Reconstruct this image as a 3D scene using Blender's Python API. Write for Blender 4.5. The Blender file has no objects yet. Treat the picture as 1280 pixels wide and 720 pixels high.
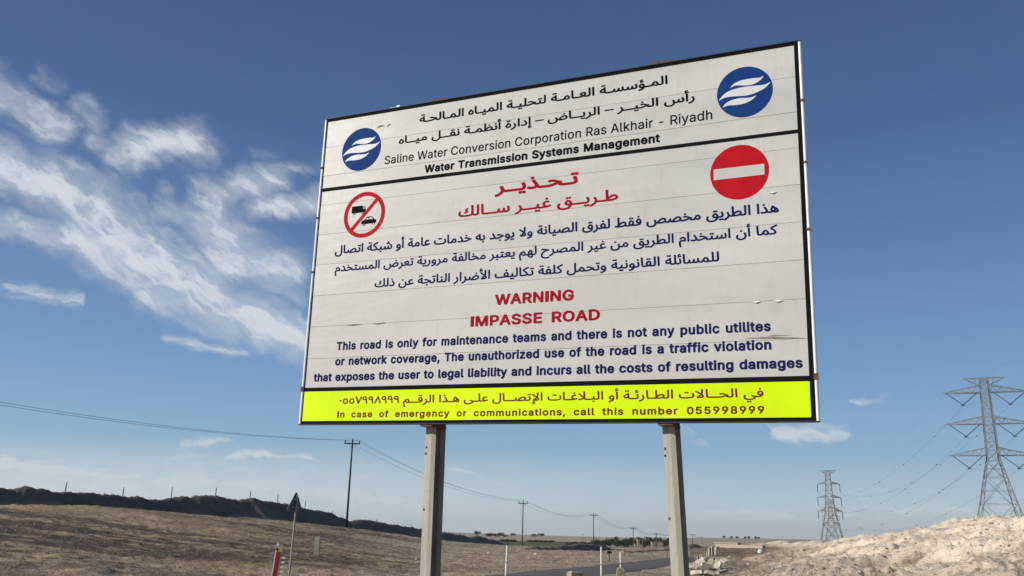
import bpy, bmesh, math, random, zlib, base64
import numpy as np
from mathutils import Vector, Matrix
from mathutils.geometry import delaunay_2d_cdt

random.seed(7)
S = bpy.context.scene
COL = S.collection

# ------------------------------------------------------------------ camera
F_PX, CX, CY, EYE = 1107.0, 640.0, 360.0, 1.6
PITCH, ROLL = math.atan(309 / F_PX), math.radians(1.46)
FW = Vector((0, math.cos(PITCH), math.sin(PITCH)))
_r0 = Vector((1, 0, 0)); _u0 = _r0.cross(FW)
RT = _r0 * math.cos(ROLL) + _u0 * math.sin(ROLL)
UP = -_r0 * math.sin(ROLL) + _u0 * math.cos(ROLL)
cam_d = bpy.data.cameras.new('camera'); cam = bpy.data.objects.new('camera', cam_d); COL.objects.link(cam)
cam_d.sensor_width = 36; cam_d.lens = 36 * F_PX / 1280; cam_d.clip_start = .1; cam_d.clip_end = 30000
cam.matrix_world = Matrix((( RT.x, UP.x, -FW.x, 0), (RT.y, UP.y, -FW.y, 0), (RT.z, UP.z, -FW.z, EYE), (0, 0, 0, 1)))
S.camera = cam

def ray(x, y):
    d = FW * F_PX + RT * (x - CX) - UP * (y - CY); return d / d.y
def at(x, y, D):
    d = ray(x, y) * D; return Vector((d.x, d.y, d.z + EYE))
def gz(x, y, z=0.0):
    d = ray(x, y); t = (z - EYE) / d.z; return Vector((d.x * t, d.y * t, z))

# ------------------------------------------------------------------ light
SUN_AZ, SUN_EL = math.radians(-106), math.radians(26)
sun_d = bpy.data.lights.new('sun', 'SUN'); sun = bpy.data.objects.new('sun', sun_d); COL.objects.link(sun)
sun_d.energy = 5.0; sun_d.angle = math.radians(.5); sun_d.color = (1, .93, .82)
sdir = Vector((math.sin(SUN_AZ) * math.cos(SUN_EL), math.cos(SUN_AZ) * math.cos(SUN_EL), math.sin(SUN_EL)))
sun.rotation_euler = sdir.to_track_quat('Z', 'Y').to_euler(); sun.location = (-40, 0, 60)
S.view_settings.view_transform = 'Standard'; S.view_settings.look = 'None'
S.view_settings.exposure = 0.0; S.view_settings.gamma = 1.0

# ------------------------------------------------------------------ node helper
class NT:
    def __init__(s, tree): s.t = tree; s.n = tree.nodes; s.l = tree.links
    def node(s, kind, **kw):
        n = s.n.new(kind)
        for k, v in kw.items(): setattr(n, k, v)
        return n
    def put(s, sock, v):
        if isinstance(v, bpy.types.NodeSocket): s.l.new(v, sock)
        elif v is not None:
            try: sock.default_value = v
            except Exception: sock.default_value = (*v, 1)[:len(sock.default_value)]
    def m(s, op, a, b=None, c=None, clamp=False):
        n = s.node('ShaderNodeMath', operation=op, use_clamp=clamp)
        for i, v in enumerate((a, b, c)):
            if v is not None: s.put(n.inputs[i], v)
        return n.outputs[0]
    def v(s, op, a, b=None, scale=None):
        n = s.node('ShaderNodeVectorMath', operation=op)
        s.put(n.inputs[0], a)
        if b is not None: s.put(n.inputs[1], b)
        if scale is not None: s.put(n.inputs['Scale'], scale)
        return n.outputs['Value'] if op in ('DOT_PRODUCT', 'LENGTH', 'DISTANCE') else n.outputs['Vector']
    def noise(s, vec, scale, detail=4, rough=.55, dist=0, col=False):
        n = s.node('ShaderNodeTexNoise'); s.put(n.inputs['Vector'], vec)
        n.inputs['Scale'].default_value = scale; n.inputs['Detail'].default_value = detail
        n.inputs['Roughness'].default_value = rough; n.inputs['Distortion'].default_value = dist
        return n.outputs['Color' if col else 'Fac']
    def ramp(s, f, lo, hi, smooth=True, a=0., b=1.):
        n = s.node('ShaderNodeMapRange', interpolation_type='SMOOTHSTEP' if smooth else 'LINEAR')
        for i, v in enumerate((f, lo, hi, a, b)): s.put(n.inputs[i], v)
        return n.outputs[0]
    def mix(s, f, a, b, mode='MIX'):
        n = s.node('ShaderNodeMix', data_type='RGBA', blend_type=mode)
        s.put(n.inputs[0], f); s.put(n.inputs[6], a); s.put(n.inputs[7], b); return n.outputs[2]

# ------------------------------------------------------------------ sky
W = bpy.data.worlds.new('World'); S.world = W; W.use_nodes = True
W.cycles.sampling_method = 'MANUAL'; W.cycles.sample_map_resolution = 256
t = NT(W.node_tree); bg = W.node_tree.nodes['Background']; bg.inputs[1].default_value = .1
sky = t.node('ShaderNodeTexSky', sky_type='NISHITA'); sky.sun_disc = False
sky.sun_elevation = SUN_EL; sky.sun_rotation = SUN_AZ % (2 * math.pi)
sky.air_density = 1.0; sky.dust_density = .6; sky.ozone_density = 1.6
tc = t.node('ShaderNodeTexCoord').outputs['Generated']
sp = t.node('ShaderNodeSeparateXYZ'); t.put(sp.inputs[0], tc)
el = t.m('MAXIMUM', sp.outputs['Z'], 0.0)
cr = t.node('ShaderNodeValToRGB'); t.put(cr.inputs[0], el)
# how a phone camera sees this sky: deeper towards the zenith, pale at the horizon
stops = [(0.0,(.54,.57,.585)),(.035,(.43,.55,.63)),(.09,(.25,.435,.625)),(.17,(.165,.33,.57)),(.28,(.110,.222,.435)),(.42,(.058,.128,.295)),(.60,(.034,.083,.215)),(1.0,(.024,.06,.16))]
cr.color_ramp.elements[0].position = stops[0][0]; cr.color_ramp.elements[0].color = (*stops[0][1], 1)
cr.color_ramp.elements[1].position = stops[-1][0]; cr.color_ramp.elements[1].color = (*stops[-1][1], 1)
for p, c in stops[1:-1]:
    e = cr.color_ramp.elements.new(p); e.color = (*c, 1)
base = t.mix(.90, sky.outputs[0], t.v('SCALE', cr.outputs[0], scale=10.0))
# cirrus: strokes laid out by direction, frayed by noise.  g = (x/y, z/y) on the forward half of the sky
fy = t.m('MAXIMUM', sp.outputs['Y'], .05)
gx = t.m('DIVIDE', sp.outputs['X'], fy); gzz = t.m('DIVIDE', sp.outputs['Z'], fy)
cb = t.node('ShaderNodeCombineXYZ'); t.put(cb.inputs[0], gx); t.put(cb.inputs[1], gzz); g = cb.outputs[0]
def along(vec, deg, sc):                      # turn first, then squeeze across: fibres run along the turned x axis
    a = t.node('ShaderNodeMapping'); t.put(a.inputs[0], vec); a.inputs['Rotation'].default_value = (0, 0, math.radians(deg))
    return t.v('MULTIPLY', a.outputs[0], (1, sc, 1))
rotn = along(g, 36, 3.0)
w1 = t.v('SUBTRACT', t.noise(g, 7, 5, .6, col=True), (.5, .5, .5)); w2 = t.v('SUBTRACT', t.noise(rotn, 20, 3, .55, col=True), (.5, .5, .5))
gw = t.v('ADD', t.v('ADD', g, t.v('SCALE', w1, scale=.085)), t.v('SCALE', w2, scale=.026))
def cap(x0, y0, x1, y1, w, k, vec):
    a = ray(x0, y0); b = ray(x1, y1); a = Vector((a.x, a.z, 0)); b = Vector((b.x, b.z, 0)); ba = b - a; L = max(ba.length_squared, 1e-8)
    pa = t.v('SUBTRACT', vec, a)
    h = t.m('MULTIPLY', t.v('DOT_PRODUCT', pa, ba), 1 / L, clamp=True)
    d = t.v('LENGTH', t.v('SUBTRACT', pa, t.v('SCALE', tuple(ba), scale=h)))
    return t.m('MULTIPLY', t.m('SUBTRACT', 1.0, t.m('DIVIDE', d, w / 1149.0), clamp=True), k)
def union(caps, vec):
    r = None
    for c in caps:
        o = cap(*c, vec); r = o if r is None else t.m('SMOOTH_MAX', r, o, .12)
    return r
CLOUDS = [(-40, 92, 20, 112, 52, .95), (20, 112, 82, 158, 40, .85), (-50, 178, 40, 212, 62, 1.15), (40, 212, 110, 265, 60, 1.15),
          (110, 262, 200, 322, 66, 1.2), (200, 322, 262, 360, 66, 1.15), (250, 356, 330, 405, 56, 1.1), (320, 400, 410, 442, 46, 1.15),
          (-30, 274, 90, 298, 36, .95), (90, 298, 200, 350, 48, .95), (190, 362, 300, 412, 46, .95), (130, 330, 230, 385, 30, .5),
          (262, 268, 300, 318, 58, 1.15), (300, 305, 352, 340, 46, .95), (200, 252, 275, 266, 32, .85), (300, 340, 380, 372, 26, .5),
          (160, 194, 240, 180, 52, 1.05), (120, 176, 180, 206, 26, .6), (260, 240, 335, 212, 44, 1.0), (320, 208, 410, 196, 26, .55), (325, 252, 396, 252, 36, 1.05),
          (102, 120, 124, 165, 24, .7), (60, 80, 80, 98, 20, .45), (310, 180, 350, 176, 18, .35), (-40, 60, 10, 70, 16, .35)]
M = t.m('MINIMUM', union(CLOUDS, gw), 1.1)
nz = t.m('ADD', t.m('MULTIPLY', t.noise(along(gw, 38, 6.0), 7.0, 6, .58), .7), t.m('MULTIPLY', t.noise(along(gw, 10, 4.5), 8, 5, .58), .3))
nz2 = t.noise(gw, 5, 3, .5)
al = t.ramp(t.m('MULTIPLY', M, t.m('ADD', t.m('MULTIPLY', t.ramp(nz, .34, .64), 1.05), t.m('MULTIPLY', nz2, .5))), .02, 1.15, a=0, b=.97)
al = t.m('MAXIMUM', al, t.m('MULTIPLY', t.ramp(M, .0, 1.0, a=0, b=.62), t.ramp(nz, .25, .65, a=.55, b=1.1)))      # thin veil between the denser fibres
w3 = t.v('ADD', g, t.v('SCALE', t.v('MULTIPLY', w1, (1.0, .3, 0)), scale=.07)); w3 = t.v('ADD', w3, t.v('MULTIPLY', w2, (.05, .014, 0)))
FLAT = [(288, 573, 330, 570, 13, 1.0), (330, 570, 392, 568, 10, .8), (225, 552, 285, 550, 13, .7), (195, 567, 270, 568, 12, .5), (975, 541, 1050, 542, 17, 1.1), (1065, 505, 1112, 498, 10, .6), (848, 538, 868, 552, 16, .45),
        (-60, 352, 90, 374, 18, .7), (215, 426, 305, 444, 14, .6), (560, 588, 622, 590, 14, .6), (570, 604, 650, 606, 12, .6), (740, 613, 790, 615, 11, .45), (640, 612, 720, 614, 12, .3),
        (-60, 575, 160, 596, 15, 1.5), (120, 590, 330, 610, 14, 1.3), (300, 606, 520, 630, 16, 1.2), (-60, 600, 120, 606, 12, 1.0), (30, 618, 300, 622, 16, .9), (80, 570, 122, 584, 9, .45), (1040, 640, 1260, 634, 22, .65), (880, 640, 1020, 646, 24, .6), (640, 640, 830, 634, 20, .55), (560, 622, 700, 628, 12, .45)]
M2 = union(FLAT, w3)
fl = t.node('ShaderNodeMapping'); t.put(fl.inputs[0], w3); fl.inputs['Scale'].default_value = (1, 3.5, 1)
n6 = t.noise(fl.outputs[0], 24, 6, .62)
al2 = t.ramp(t.m('MULTIPLY', M2, t.ramp(n6, .30, .66, a=.25, b=1.2)), .04, .95, a=0, b=.82)
# pale veil low over the horizon, thicker to the left
veil = t.m('MULTIPLY', t.m('MULTIPLY', t.ramp(gzz, .105, .03), t.ramp(gx, .35, -.45, a=.25, b=.95)), t.ramp(n6, .2, .7, a=.55, b=1.0))
al2 = t.m('MAXIMUM', al2, veil)
# the rest of the sky, out of the frame: thin cirrus of the same kind
fr = t.m('SUBTRACT', 1.0, t.m('MULTIPLY', t.ramp(sp.outputs['Y'], .55, .75), 1.0))
rest = t.m('MULTIPLY', t.ramp(t.noise(tc, 3.2, 6, .62, 1.2), .56, .85, a=0, b=.3), t.m('MULTIPLY', fr, t.ramp(sp.outputs['Z'], .02, .15)))
front = t.m('GREATER_THAN', sp.outputs['Y'], .06)
A = t.m('MAXIMUM', t.m('MULTIPLY', t.m('MAXIMUM', al, al2), front), rest)
cloudc = t.mix(t.ramp(el, 0, .3), (6.3, 6.7, 7.0, 1), (6.6, 6.9, 7.5, 1))
t.put(bg.inputs[0], t.mix(A, base, cloudc))
# ------------------------------------------------------------------ helpers
def mat(name, fn):
    m = bpy.data.materials.new(name); m.use_nodes = True; t = NT(m.node_tree); p = m.node_tree.nodes['Principled BSDF']; fn(t, p); return m
def tag(o, label=None, cat=None, group=None, kind=None):
    if label: o['label'] = label
    if cat: o['category'] = cat
    if group: o['group'] = group
    if kind: o['kind'] = kind
    return o
def empty(name, loc, label, cat, group=None, rz=0):
    o = bpy.data.objects.new(name, None); COL.objects.link(o); o.location = loc; o.rotation_euler = (0, 0, rz); o.empty_display_size = .3
    return tag(o, label, cat, group)
def link(name, me, m=None, parent=None, loc=(0, 0, 0), kind=None):
    if m is not None and not me.materials: me.materials.append(m)
    o = bpy.data.objects.new(name, me); COL.objects.link(o); o.location = loc
    if parent: o.parent = parent
    if kind: o['kind'] = kind
    return o
def copy_tree(o, parent=None):
    c = o.copy(); COL.objects.link(c); c.parent = parent
    for ch in [k for k in ALLOBJ() if k.parent == o]: copy_tree(ch, c)
    return c
def ALLOBJ(): return list(bpy.data.objects)
class MB:
    def __init__(s): s.v = []; s.f = []
    def add(s, vs, fs):
        b = len(s.v); s.v += [tuple(p) for p in vs]; s.f += [tuple(i + b for i in f) for f in fs]
    def box(s, a, b, taper=None):
        (x0, y0, z0), (x1, y1, z1) = a, b
        s.add([(x0, y0, z0), (x1, y0, z0), (x1, y1, z0), (x0, y1, z0), (x0, y0, z1), (x1, y0, z1), (x1, y1, z1), (x0, y1, z1)],
              [(3, 2, 1, 0), (4, 5, 6, 7), (0, 1, 5, 4), (1, 2, 6, 5), (2, 3, 7, 6), (3, 0, 4, 7)])
    def tube(s, pts, r, n=6, r1=None, caps=True):
        pts = [Vector(p) for p in pts]; m = len(pts); base = len(s.v)
        for i, p in enumerate(pts):
            d = (pts[min(i + 1, m - 1)] - pts[max(i - 1, 0)]).normalized()
            q = Vector((0, 0, 1)) if abs(d.z) < .9 else Vector((1, 0, 0))
            a = d.cross(q).normalized(); b = d.cross(a)
            rr = r if r1 is None else r + (r1 - r) * i / (m - 1)
            for k in range(n):
                an = 2 * math.pi * (k + .5) / n; s.v.append(tuple(p + a * math.cos(an) * rr + b * math.sin(an) * rr))
        for i in range(m - 1):
            for k in range(n):
                j = (k + 1) % n; s.f.append((base + i * n + k, base + i * n + j, base + (i + 1) * n + j, base + (i + 1) * n + k))
        if caps:
            s.f.append(tuple(base + k for k in range(n))[::-1]); s.f.append(tuple(base + (m - 1) * n + k for k in range(n)))
    def mesh(s, name, smooth=False):
        me = bpy.data.meshes.new(name); me.from_pydata(s.v, [], s.f)
        bm = bmesh.new(); bm.from_mesh(me); bmesh.ops.recalc_face_normals(bm, faces=bm.faces); bm.to_mesh(me); bm.free()
        if smooth: me.polygons.foreach_set('use_smooth', [True] * len(me.polygons))
        return me
    def build(s, name, m, parent=None, smooth=False, loc=(0, 0, 0), kind=None):
        return link(name, s.mesh(name, smooth), m, parent, loc, kind)

# ------------------------------------------------------------------ noise in numpy
def _h(ix, iy, seed):
    n = (ix.astype(np.int64) * 374761393 + iy.astype(np.int64) * 668265263 + seed * 974711) & 0x7fffffff
    n = ((n ^ (n >> 13)) * 1274126177) & 0x7fffffff
    return ((n ^ (n >> 16)) & 0xffff) / 65535.0
def vnoise(x, y, seed=0):
    ix = np.floor(x); iy = np.floor(y); fx = x - ix; fy = y - iy; fx = fx * fx * (3 - 2 * fx); fy = fy * fy * (3 - 2 * fy)
    a = _h(ix, iy, seed); b = _h(ix + 1, iy, seed); c = _h(ix, iy + 1, seed); d = _h(ix + 1, iy + 1, seed)
    return (a + (b - a) * fx) * (1 - fy) + (c + (d - c) * fx) * fy
def fbm(x, y, sc, octv=4, seed=0, g=.5):
    r = 0; a = 1; tot = 0
    for i in range(octv):
        r = r + a * (vnoise(x / sc + 17.3 * i, y / sc - 9.1 * i, seed + i) * 2 - 1); tot += a; a *= g; sc *= .47
    return r / tot
def sstep(x, a, b):
    k = np.clip((x - a) / (b - a), 0, 1); return k * k * (3 - 2 * k)

# ------------------------------------------------------------------ terrain: control heights, banks of earth, the long sand heap
CTRL = [(0, 633, 68), (130, 635, 78), (300, 647, 97), (430, 660, 120), (525, 673, 145), (595, 682, 170), (640, 685.5, 112),
        (0, 720, 21), (200, 718, 26), (0, 672, 38), (200, 688, 42), (200, 641, 88), (400, 702, 42), (400, 656, 115), (560, 692, 78), (500, 712, 42),
        (640, 719, 34.5), (700, 692, 90), (770, 690.5, 108), (835, 690, 118), (834, 704, 60), (760, 717, 38)]
CTZ = [(654, 185, -.5), (742, 246, -1.6), (791, 316, -2.45), (820, 369, -3.6), (800, 550, -3.3), (650, 480, -3.6), (650, 850, -3.1), (560, 600, -2.5), (720, 650, -3.3),
       (640, 2500, 3.2), (560, 2500, 5), (700, 2500, 2.6), (800, 2500, 3.5), (920, 2500, 8.5), (1100, 2500, 8.5), (1280, 2500, 8), (400, 400, 1.5), (0, 200, 3), (0, 500, 3), (300, 250, 2.6), (0, 2500, 5),
       (900, 40, 0), (900, 101, 0), (1000, 42, 0), (1100, 30, 0), (1280, 30, 0), (1280, 60, 0), (1100, 100, 0), (900, 250, 0), (960, 320, 0), (880, 500, -1.5), (1000, 600, 0), (1280, 500, 0), (1280, 200, 0), (1100, 250, 0),
       (0, 9, 0), (640, 9, 0), (1280, 9, 0), (640, 20, 0), (1000, 20, 0), (-400, 21, .4), (-400, 68, 2.8), (1700, 40, 0), (1700, 200, 0), (-400, 500, 2), (1700, 900, 1), (-400, 2500, 4), (1700, 2500, 3), (640, 6000, 3), (0, 6000, 6), (1280, 6000, 3), (920, 6000, 3)]
def ctr_xy(px, D): d = ray(px, 660); return d.x * D
_P = []; _Z = []
for px, py, D in CTRL:
    p = at(px, py, D); _P.append((p.x / p.y * 3, math.log(p.y))); _Z.append(p.z)
for px, D, z in CTZ: _P.append((ctr_xy(px, D) / D * 3, math.log(D))); _Z.append(z)
_P = np.array(_P); _Z = np.array(_Z)
def _phi(r2): return .5 * r2 * np.log(r2 + 1e-9)
_n = len(_P); _d2 = ((_P[:, None] - _P[None]) ** 2).sum(-1)
_A = np.zeros((_n + 3, _n + 3)); _A[:_n, :_n] = _phi(_d2) + np.eye(_n) * .004; _A[:_n, _n] = 1; _A[:_n, _n + 1:] = _P; _A[_n:, :_n] = _A[:_n, _n:].T
_w = np.linalg.solve(_A, np.append(_Z, [0, 0, 0]))
def base_z(x, y):
    x = np.asarray(x, float); y = np.asarray(y, float); yy = np.maximum(y, 5); s = np.clip(x / yy * 3, -5.5, 5.5); q = np.log(yy)
    r = _w[_n] + _w[_n + 1] * s + _w[_n + 2] * q
    for i in range(_n): r = r + _w[i] * _phi((s - _P[i, 0]) ** 2 + (q - _P[i, 1]) ** 2)
    return r * sstep(y, 8, 24)
def seg_near(x, y, pts, half):
    """distance to a crest polyline, with crest height / width interpolated along it"""
    best = np.full(x.shape, 1e9); hz = np.zeros(x.shape); sg = np.zeros(x.shape); al = np.zeros(x.shape); acc = 0
    for a, b in zip(pts[:-1], pts[1:]):
        dx, dy = b[0] - a[0], b[1] - a[1]; L = dx * dx + dy * dy
        k = np.clip(((x - a[0]) * dx + (y - a[1]) * dy) / L, 0, 1)
        ex = x - a[0] - k * dx; ey = y - a[1] - k * dy; d = np.hypot(ex, ey); m = d < best
        best = np.where(m, d, best); hz = np.where(m, a[2] + k * (b[2] - a[2]), hz)
        sg = np.where(m, np.sign(dx * (y - a[1]) - dy * (x - a[0])), sg); al = np.where(m, acc + k * math.sqrt(L), al); acc += math.sqrt(L)
    return best, hz, sg, al
BANKS = [[(-150, 600, 55), (-60, 608, 62), (0, 612, 68), (40, 611, 71), (84, 615.5, 75), (130, 618.5, 79), (155, 621.5, 81), (175, 622, 83), (200, 622, 86), (216, 621, 88), (245, 619, 91), (270, 621, 94), (290, 621.5, 96),
          (313, 622, 98), (348, 627, 104), (382, 634, 110), (400, 637.5, 114), (415, 642, 117), (436, 651, 121)],
         [(436, 651, 123), (448, 649.5, 125), (470, 652, 130), (491, 655, 136), (514, 659, 143), (525, 661, 146), (560, 665, 157), (595, 670, 169), (618, 674.5, 180), (634, 680.5, 188)],
         [(650, 686, 99), (672, 682, 104), (700, 680.8, 110), (728, 678.5, 117), (742, 679.3, 120), (757, 683.2, 124), (780, 688, 130)],
         [(779, 687.6, 100), (805, 687.0, 110), (820, 686.2, 119), (844, 684, 134)],
         [(858, 680, 168), (868, 679, 172), (882, 684.5, 178)],
         [(975, 690, 150), (960, 684.5, 190), (900, 681.6, 230)]]
HEAP = [(1500, 628, 26), (1390, 636, 34), (1280, 648, 44), (1254, 645.5, 48), (1221, 651, 55), (1188, 656, 64), (1163, 661, 74), (1142, 665, 84), (1119, 665, 98), (1090, 670, 122), (1070, 674, 145), (1050, 677.5, 172), (1024, 676.5, 198), (1001, 679, 220), (975, 676.5, 240), (958, 682, 262)]
HEAP2 = [(1340, 706, 24), (1190, 702, 33), (1110, 697, 43), (1050, 692, 56), (1015, 688, 74)]
RUB = [(862, 702, 50), (880, 699, 56), (893, 696, 66)]
def world_pts(L, sub=True):
    P = [at(*p) for p in L]; b = base_z(np.array([p.x for p in P]), np.array([p.y for p in P]))
    return [(p.x, p.y, max(p.z - float(z), .12)) for p, z in zip(P, b)]
BANKW = [world_pts(b) for b in BANKS]; HEAPW = world_pts(HEAP); HEAP2W = world_pts(HEAP2); RUBW = world_pts(RUB)
# road centre line
_L = [gz(642, 718.5, .13), gz(778, 703, .13), gz(834, 697.5, .1), gz(864, 694.3, .1)]; _R = [gz(761.6, 720, .13), gz(834, 707.8, .13), gz(865, 701.2, .1)]
ra = (_L[0] + _R[0]) / 2; rdir = ((_L[2] - _L[0]).normalized() + (_R[2] - _R[0]).normalized()).normalized()
rn = Vector((rdir.y, -rdir.x, 0)); rw = abs((_R[0] - _L[0]).dot(rn)) / 2
rc = _L[0] + rn * rw
ROAD = [rc - rdir * 34 + Vector((1.5, 0, 0)) * 0, rc - rdir * 10, rc, rc + rdir * 20, rc + rdir * 38, rc + rdir * 52 - rn * .4]
ROAD = [Vector((p.x, p.y, 0)) for p in ROAD]; ROADW = [(p.x, p.y, 0) for p in ROAD]
def height(x, y, parts=False):
    x = np.asarray(x, float); y = np.asarray(y, float); z = base_z(x, y); r = np.hypot(x, y)
    rd, _, _, _ = seg_near(x, y, ROADW, 1)
    rm = sstep(rd, rw + .3, rw + 4)
    near = (1 - sstep(r, 300, 700))
    rough = fbm(x, y, 9, 5, 3, .55) * .20 + np.abs(fbm(x, y, 2.6, 4, 11, .62)) * .24 + np.abs(fbm(x, y, .9, 3, 29, .6)) * .12
    z = z + rough * near * (rm * .95 + .01) * sstep(r, 4, 14) + (1 - near) * fbm(x, y, 260, 4, 5) * 1.2 * sstep(r, 700, 1800)
    bank = np.zeros(x.shape)
    for i, B in enumerate(BANKW):
        j = fbm(x, y, 4, 3, 40 + i) * .3
        d, h, sg, al = seg_near(x + j, y + j * .5, B, 1)
        h = h * (1 + .22 * (vnoise(al / 3.1, al * 0, 77 + i) - .5) + .16 * (vnoise(al / 1.1, al * 0, 97 + i) - .5))
        slope = .78 if i < 2 else .85
        c = h - slope * np.sqrt(d * d + .03) + .05
        bank = np.maximum(bank, c * (c > -.3) + 0)
    bank = np.maximum(bank, 0)
    d, h, sg, al = seg_near(x + fbm(x, y, 7, 3, 60) * 2.2, y + fbm(x, y, 7, 3, 66) * 2.2, HEAPW, 1)
    wl = 3.2 + h * 3.4
    k = np.clip(d / np.where(sg > 0, wl, wl * 1.3), 0, 1)
    hp = h * (1 - k) ** 1.05 * (1 + .10 * fbm(x, y, 5, 2, 70))
    lump = (1 - np.abs(fbm(x, y, 4.2, 4, 71, .55))) - .75
    d2, h2, _, al2 = seg_near(x + fbm(x, y, 6, 3, 61) * 1.8, y + fbm(x, y, 6, 3, 67) * 1.8, HEAP2W, 1)
    k2 = np.clip(d2 / (1.4 + h2 * 3.2), 0, 1); hp2 = h2 * (1 - k2)
    d3, h3, _, _ = seg_near(x, y, RUBW, 1); hp3 = h3 * np.clip(1 - d3 / 2.6, 0, 1)
    hm = np.maximum(np.maximum(hp, hp2), hp3)
    pale = np.clip(np.maximum.reduce([1.18 - d / (wl + 2.6), 0.95 - d2 / (3 + h2 * 4), .8 - d3 / 3.4]), 0, 1)
    md = np.clip(hm * 2.2, 0, 1)
    gl = np.abs(fbm(al + fbm(x, y, 5, 2, 73) * 3, d * .25, 3.2, 3, 74, .55)); gl = 1 - np.clip(gl * 3.8, 0, 1)
    hm = hm + md * (lump * .30 - gl * .55 * np.clip(hp, 0, 1) + np.abs(fbm(x, y, 1.7, 4, 72, .6)) * .36 + np.abs(fbm(x, y, .6, 3, 79)) * .16 - .05)
    hm = np.maximum(hm, 0) * rm
    # rubbly flat between road and heap
    flat = sstep(pale, .05, .5) * (1 - md) * rm * (np.abs(fbm(x, y, 1.6, 4, 80, .6)) * .35)
    z = z + np.maximum(bank * rm, hm) + flat
    if parts == 2: return z, bank * rm, hm, pale, np.clip(gl * 1.8 - .3, 0, 1) * md
    if parts: return z, bank * rm, hm, pale
    return z
def hz(x, y): return float(height(np.array([x]), np.array([y]))[0])

ang = np.concatenate([np.radians(np.arange(-180, -35, 5)), np.radians(np.arange(-35, 35, .085)), np.radians(np.arange(35, 180.01, 5))])
rings = [1.0]
while rings[-1] < 7000:
    r_ = rings[-1]; rings.append(r_ * (1.12 if r_ < 20 else 1.006 if r_ < 130 else 1.009 if r_ < 270 else 1.035))
rings = np.array(rings)
A_, R_ = np.meshgrid(ang, rings); X_ = np.sin(A_) * R_; Y_ = np.cos(A_) * R_
Z_, BK, HP, PL, DI = height(X_, Y_, 2)
nr, na = X_.shape
V_ = np.stack([X_, Y_, Z_], -1).reshape(-1, 3); PLf = PL.reshape(-1); RD_ = seg_near(X_, Y_, ROADW, 1)[0]; RR_ = np.hypot(X_, Y_); SDf = np.maximum(np.maximum(np.maximum((1 - sstep(RD_ + fbm(X_, Y_, 6, 3, 91) * 4, 3, 12)) * .9, sstep(X_ + Y_ * .14 + fbm(X_, Y_, 12, 3, 92) * 6, -3, 6) * sstep(Y_, 38, 62) * .85 * (X_ < Y_ * .2)), 1 - sstep(RD_ + fbm(X_, Y_, 2.5, 2, 90), rw, rw + 3.0)), sstep(RR_, 200, 420) * .9).reshape(-1); BKf = BK.reshape(-1)
idx = np.arange(nr * na).reshape(nr, na)
Q = np.stack([idx[:-1, :-1], idx[:-1, 1:], idx[1:, 1:], idx[1:, :-1]], -1)[:, :, ::-1].reshape(-1, 4)
bq = (BK.reshape(-1)[Q].max(1) > .06); hq = (~bq) & (HP.reshape(-1)[Q].max(1) > .08)
def ground_mat(t, p):
    geo = t.node('ShaderNodeNewGeometry').outputs['Position']
    pale = t.node('ShaderNodeAttribute', attribute_name='pale').outputs['Fac']; bank = t.node('ShaderNodeAttribute', attribute_name='bank').outputs['Fac']; gully = t.node('ShaderNodeAttribute', attribute_name='gully').outputs['Fac']
    n1 = t.noise(geo, .13, 6, .62); n2 = t.noise(geo, .9, 6, .65); n3 = t.noise(geo, 6, 4, .6); n4 = t.noise(geo, .045, 3, .5)
    st = t.node('ShaderNodeMapping'); t.put(st.inputs[0], geo); st.inputs['Scale'].default_value = (.22, 1.0, 1); st.inputs['Rotation'].default_value = (0, 0, .3)
    n5 = t.noise(st.outputs[0], .95, 8, .72); n7 = t.noise(st.outputs[0], .17, 3, .55)
    c = t.mix(t.ramp(n1, .35, .65), (.23, .172, .108, 1), (.365, .285, .19, 1))
    c = t.mix(t.m('MULTIPLY', t.ramp(t.m('ADD', n5, t.m('MULTIPLY', t.m('SUBTRACT', n7, .5), 1.15)), .48, .57), .9), c, (.085, .066, .055, 1))
    c = t.mix(t.ramp(n3, .55, .8, a=0, b=.35), c, (.42, .36, .29, 1))
    sandy = t.node('ShaderNodeAttribute', attribute_name='sandy').outputs['Fac']
    c = t.mix(t.m('MULTIPLY', sandy, t.ramp(n5, .62, .46, a=.35, b=.85)), c, t.mix(n2, (.46, .375, .28, 1), (.39, .315, .235, 1)))
    s = t.mix(t.ramp(n2, .38, .72), (.76, .66, .51, 1), (.62, .52, .385, 1))
    s = t.mix(t.ramp(n1, .52, .7, a=0, b=.4), s, (.44, .36, .27, 1))
    s = t.mix(t.m('MULTIPLY', t.ramp(t.noise(geo, 2.6, 4, .7), .58, .68, a=0, b=.85), t.ramp(n1, .46, .6)), s, (.20, .155, .115, 1))
    s = t.mix(t.ramp(n3, .62, .78, a=0, b=.5), s, (.78, .70, .57, 1))
    s = t.mix(t.m('MULTIPLY', gully, t.ramp(n2, .3, .6)), s, (.26, .20, .145, 1))  # darker brown along the gullies of the heap
    pf = t.ramp(t.m('ADD', pale, t.m('MULTIPLY', t.m('SUBTRACT', n2, .5), .7)), .25, .8)
    c = t.mix(pf, c, s)
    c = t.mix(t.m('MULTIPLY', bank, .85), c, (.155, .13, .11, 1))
    t.put(p.inputs['Base Color'], c); p.inputs['Roughness'].default_value = .97; p.inputs['Specular IOR Level'].default_value = .15
    b = t.node('ShaderNodeBump'); b.inputs['Strength'].default_value = .9; b.inputs['Distance'].default_value = .14
    t.put(b.inputs['Height'], t.m('ADD', t.noise(geo, 3.2, 6, .7), t.m('MULTIPLY', t.noise(geo, 14, 3, .6), .3))); t.put(p.inputs['Normal'], b.outputs[0])
M_ground = mat('desert soil', ground_mat)
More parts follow.
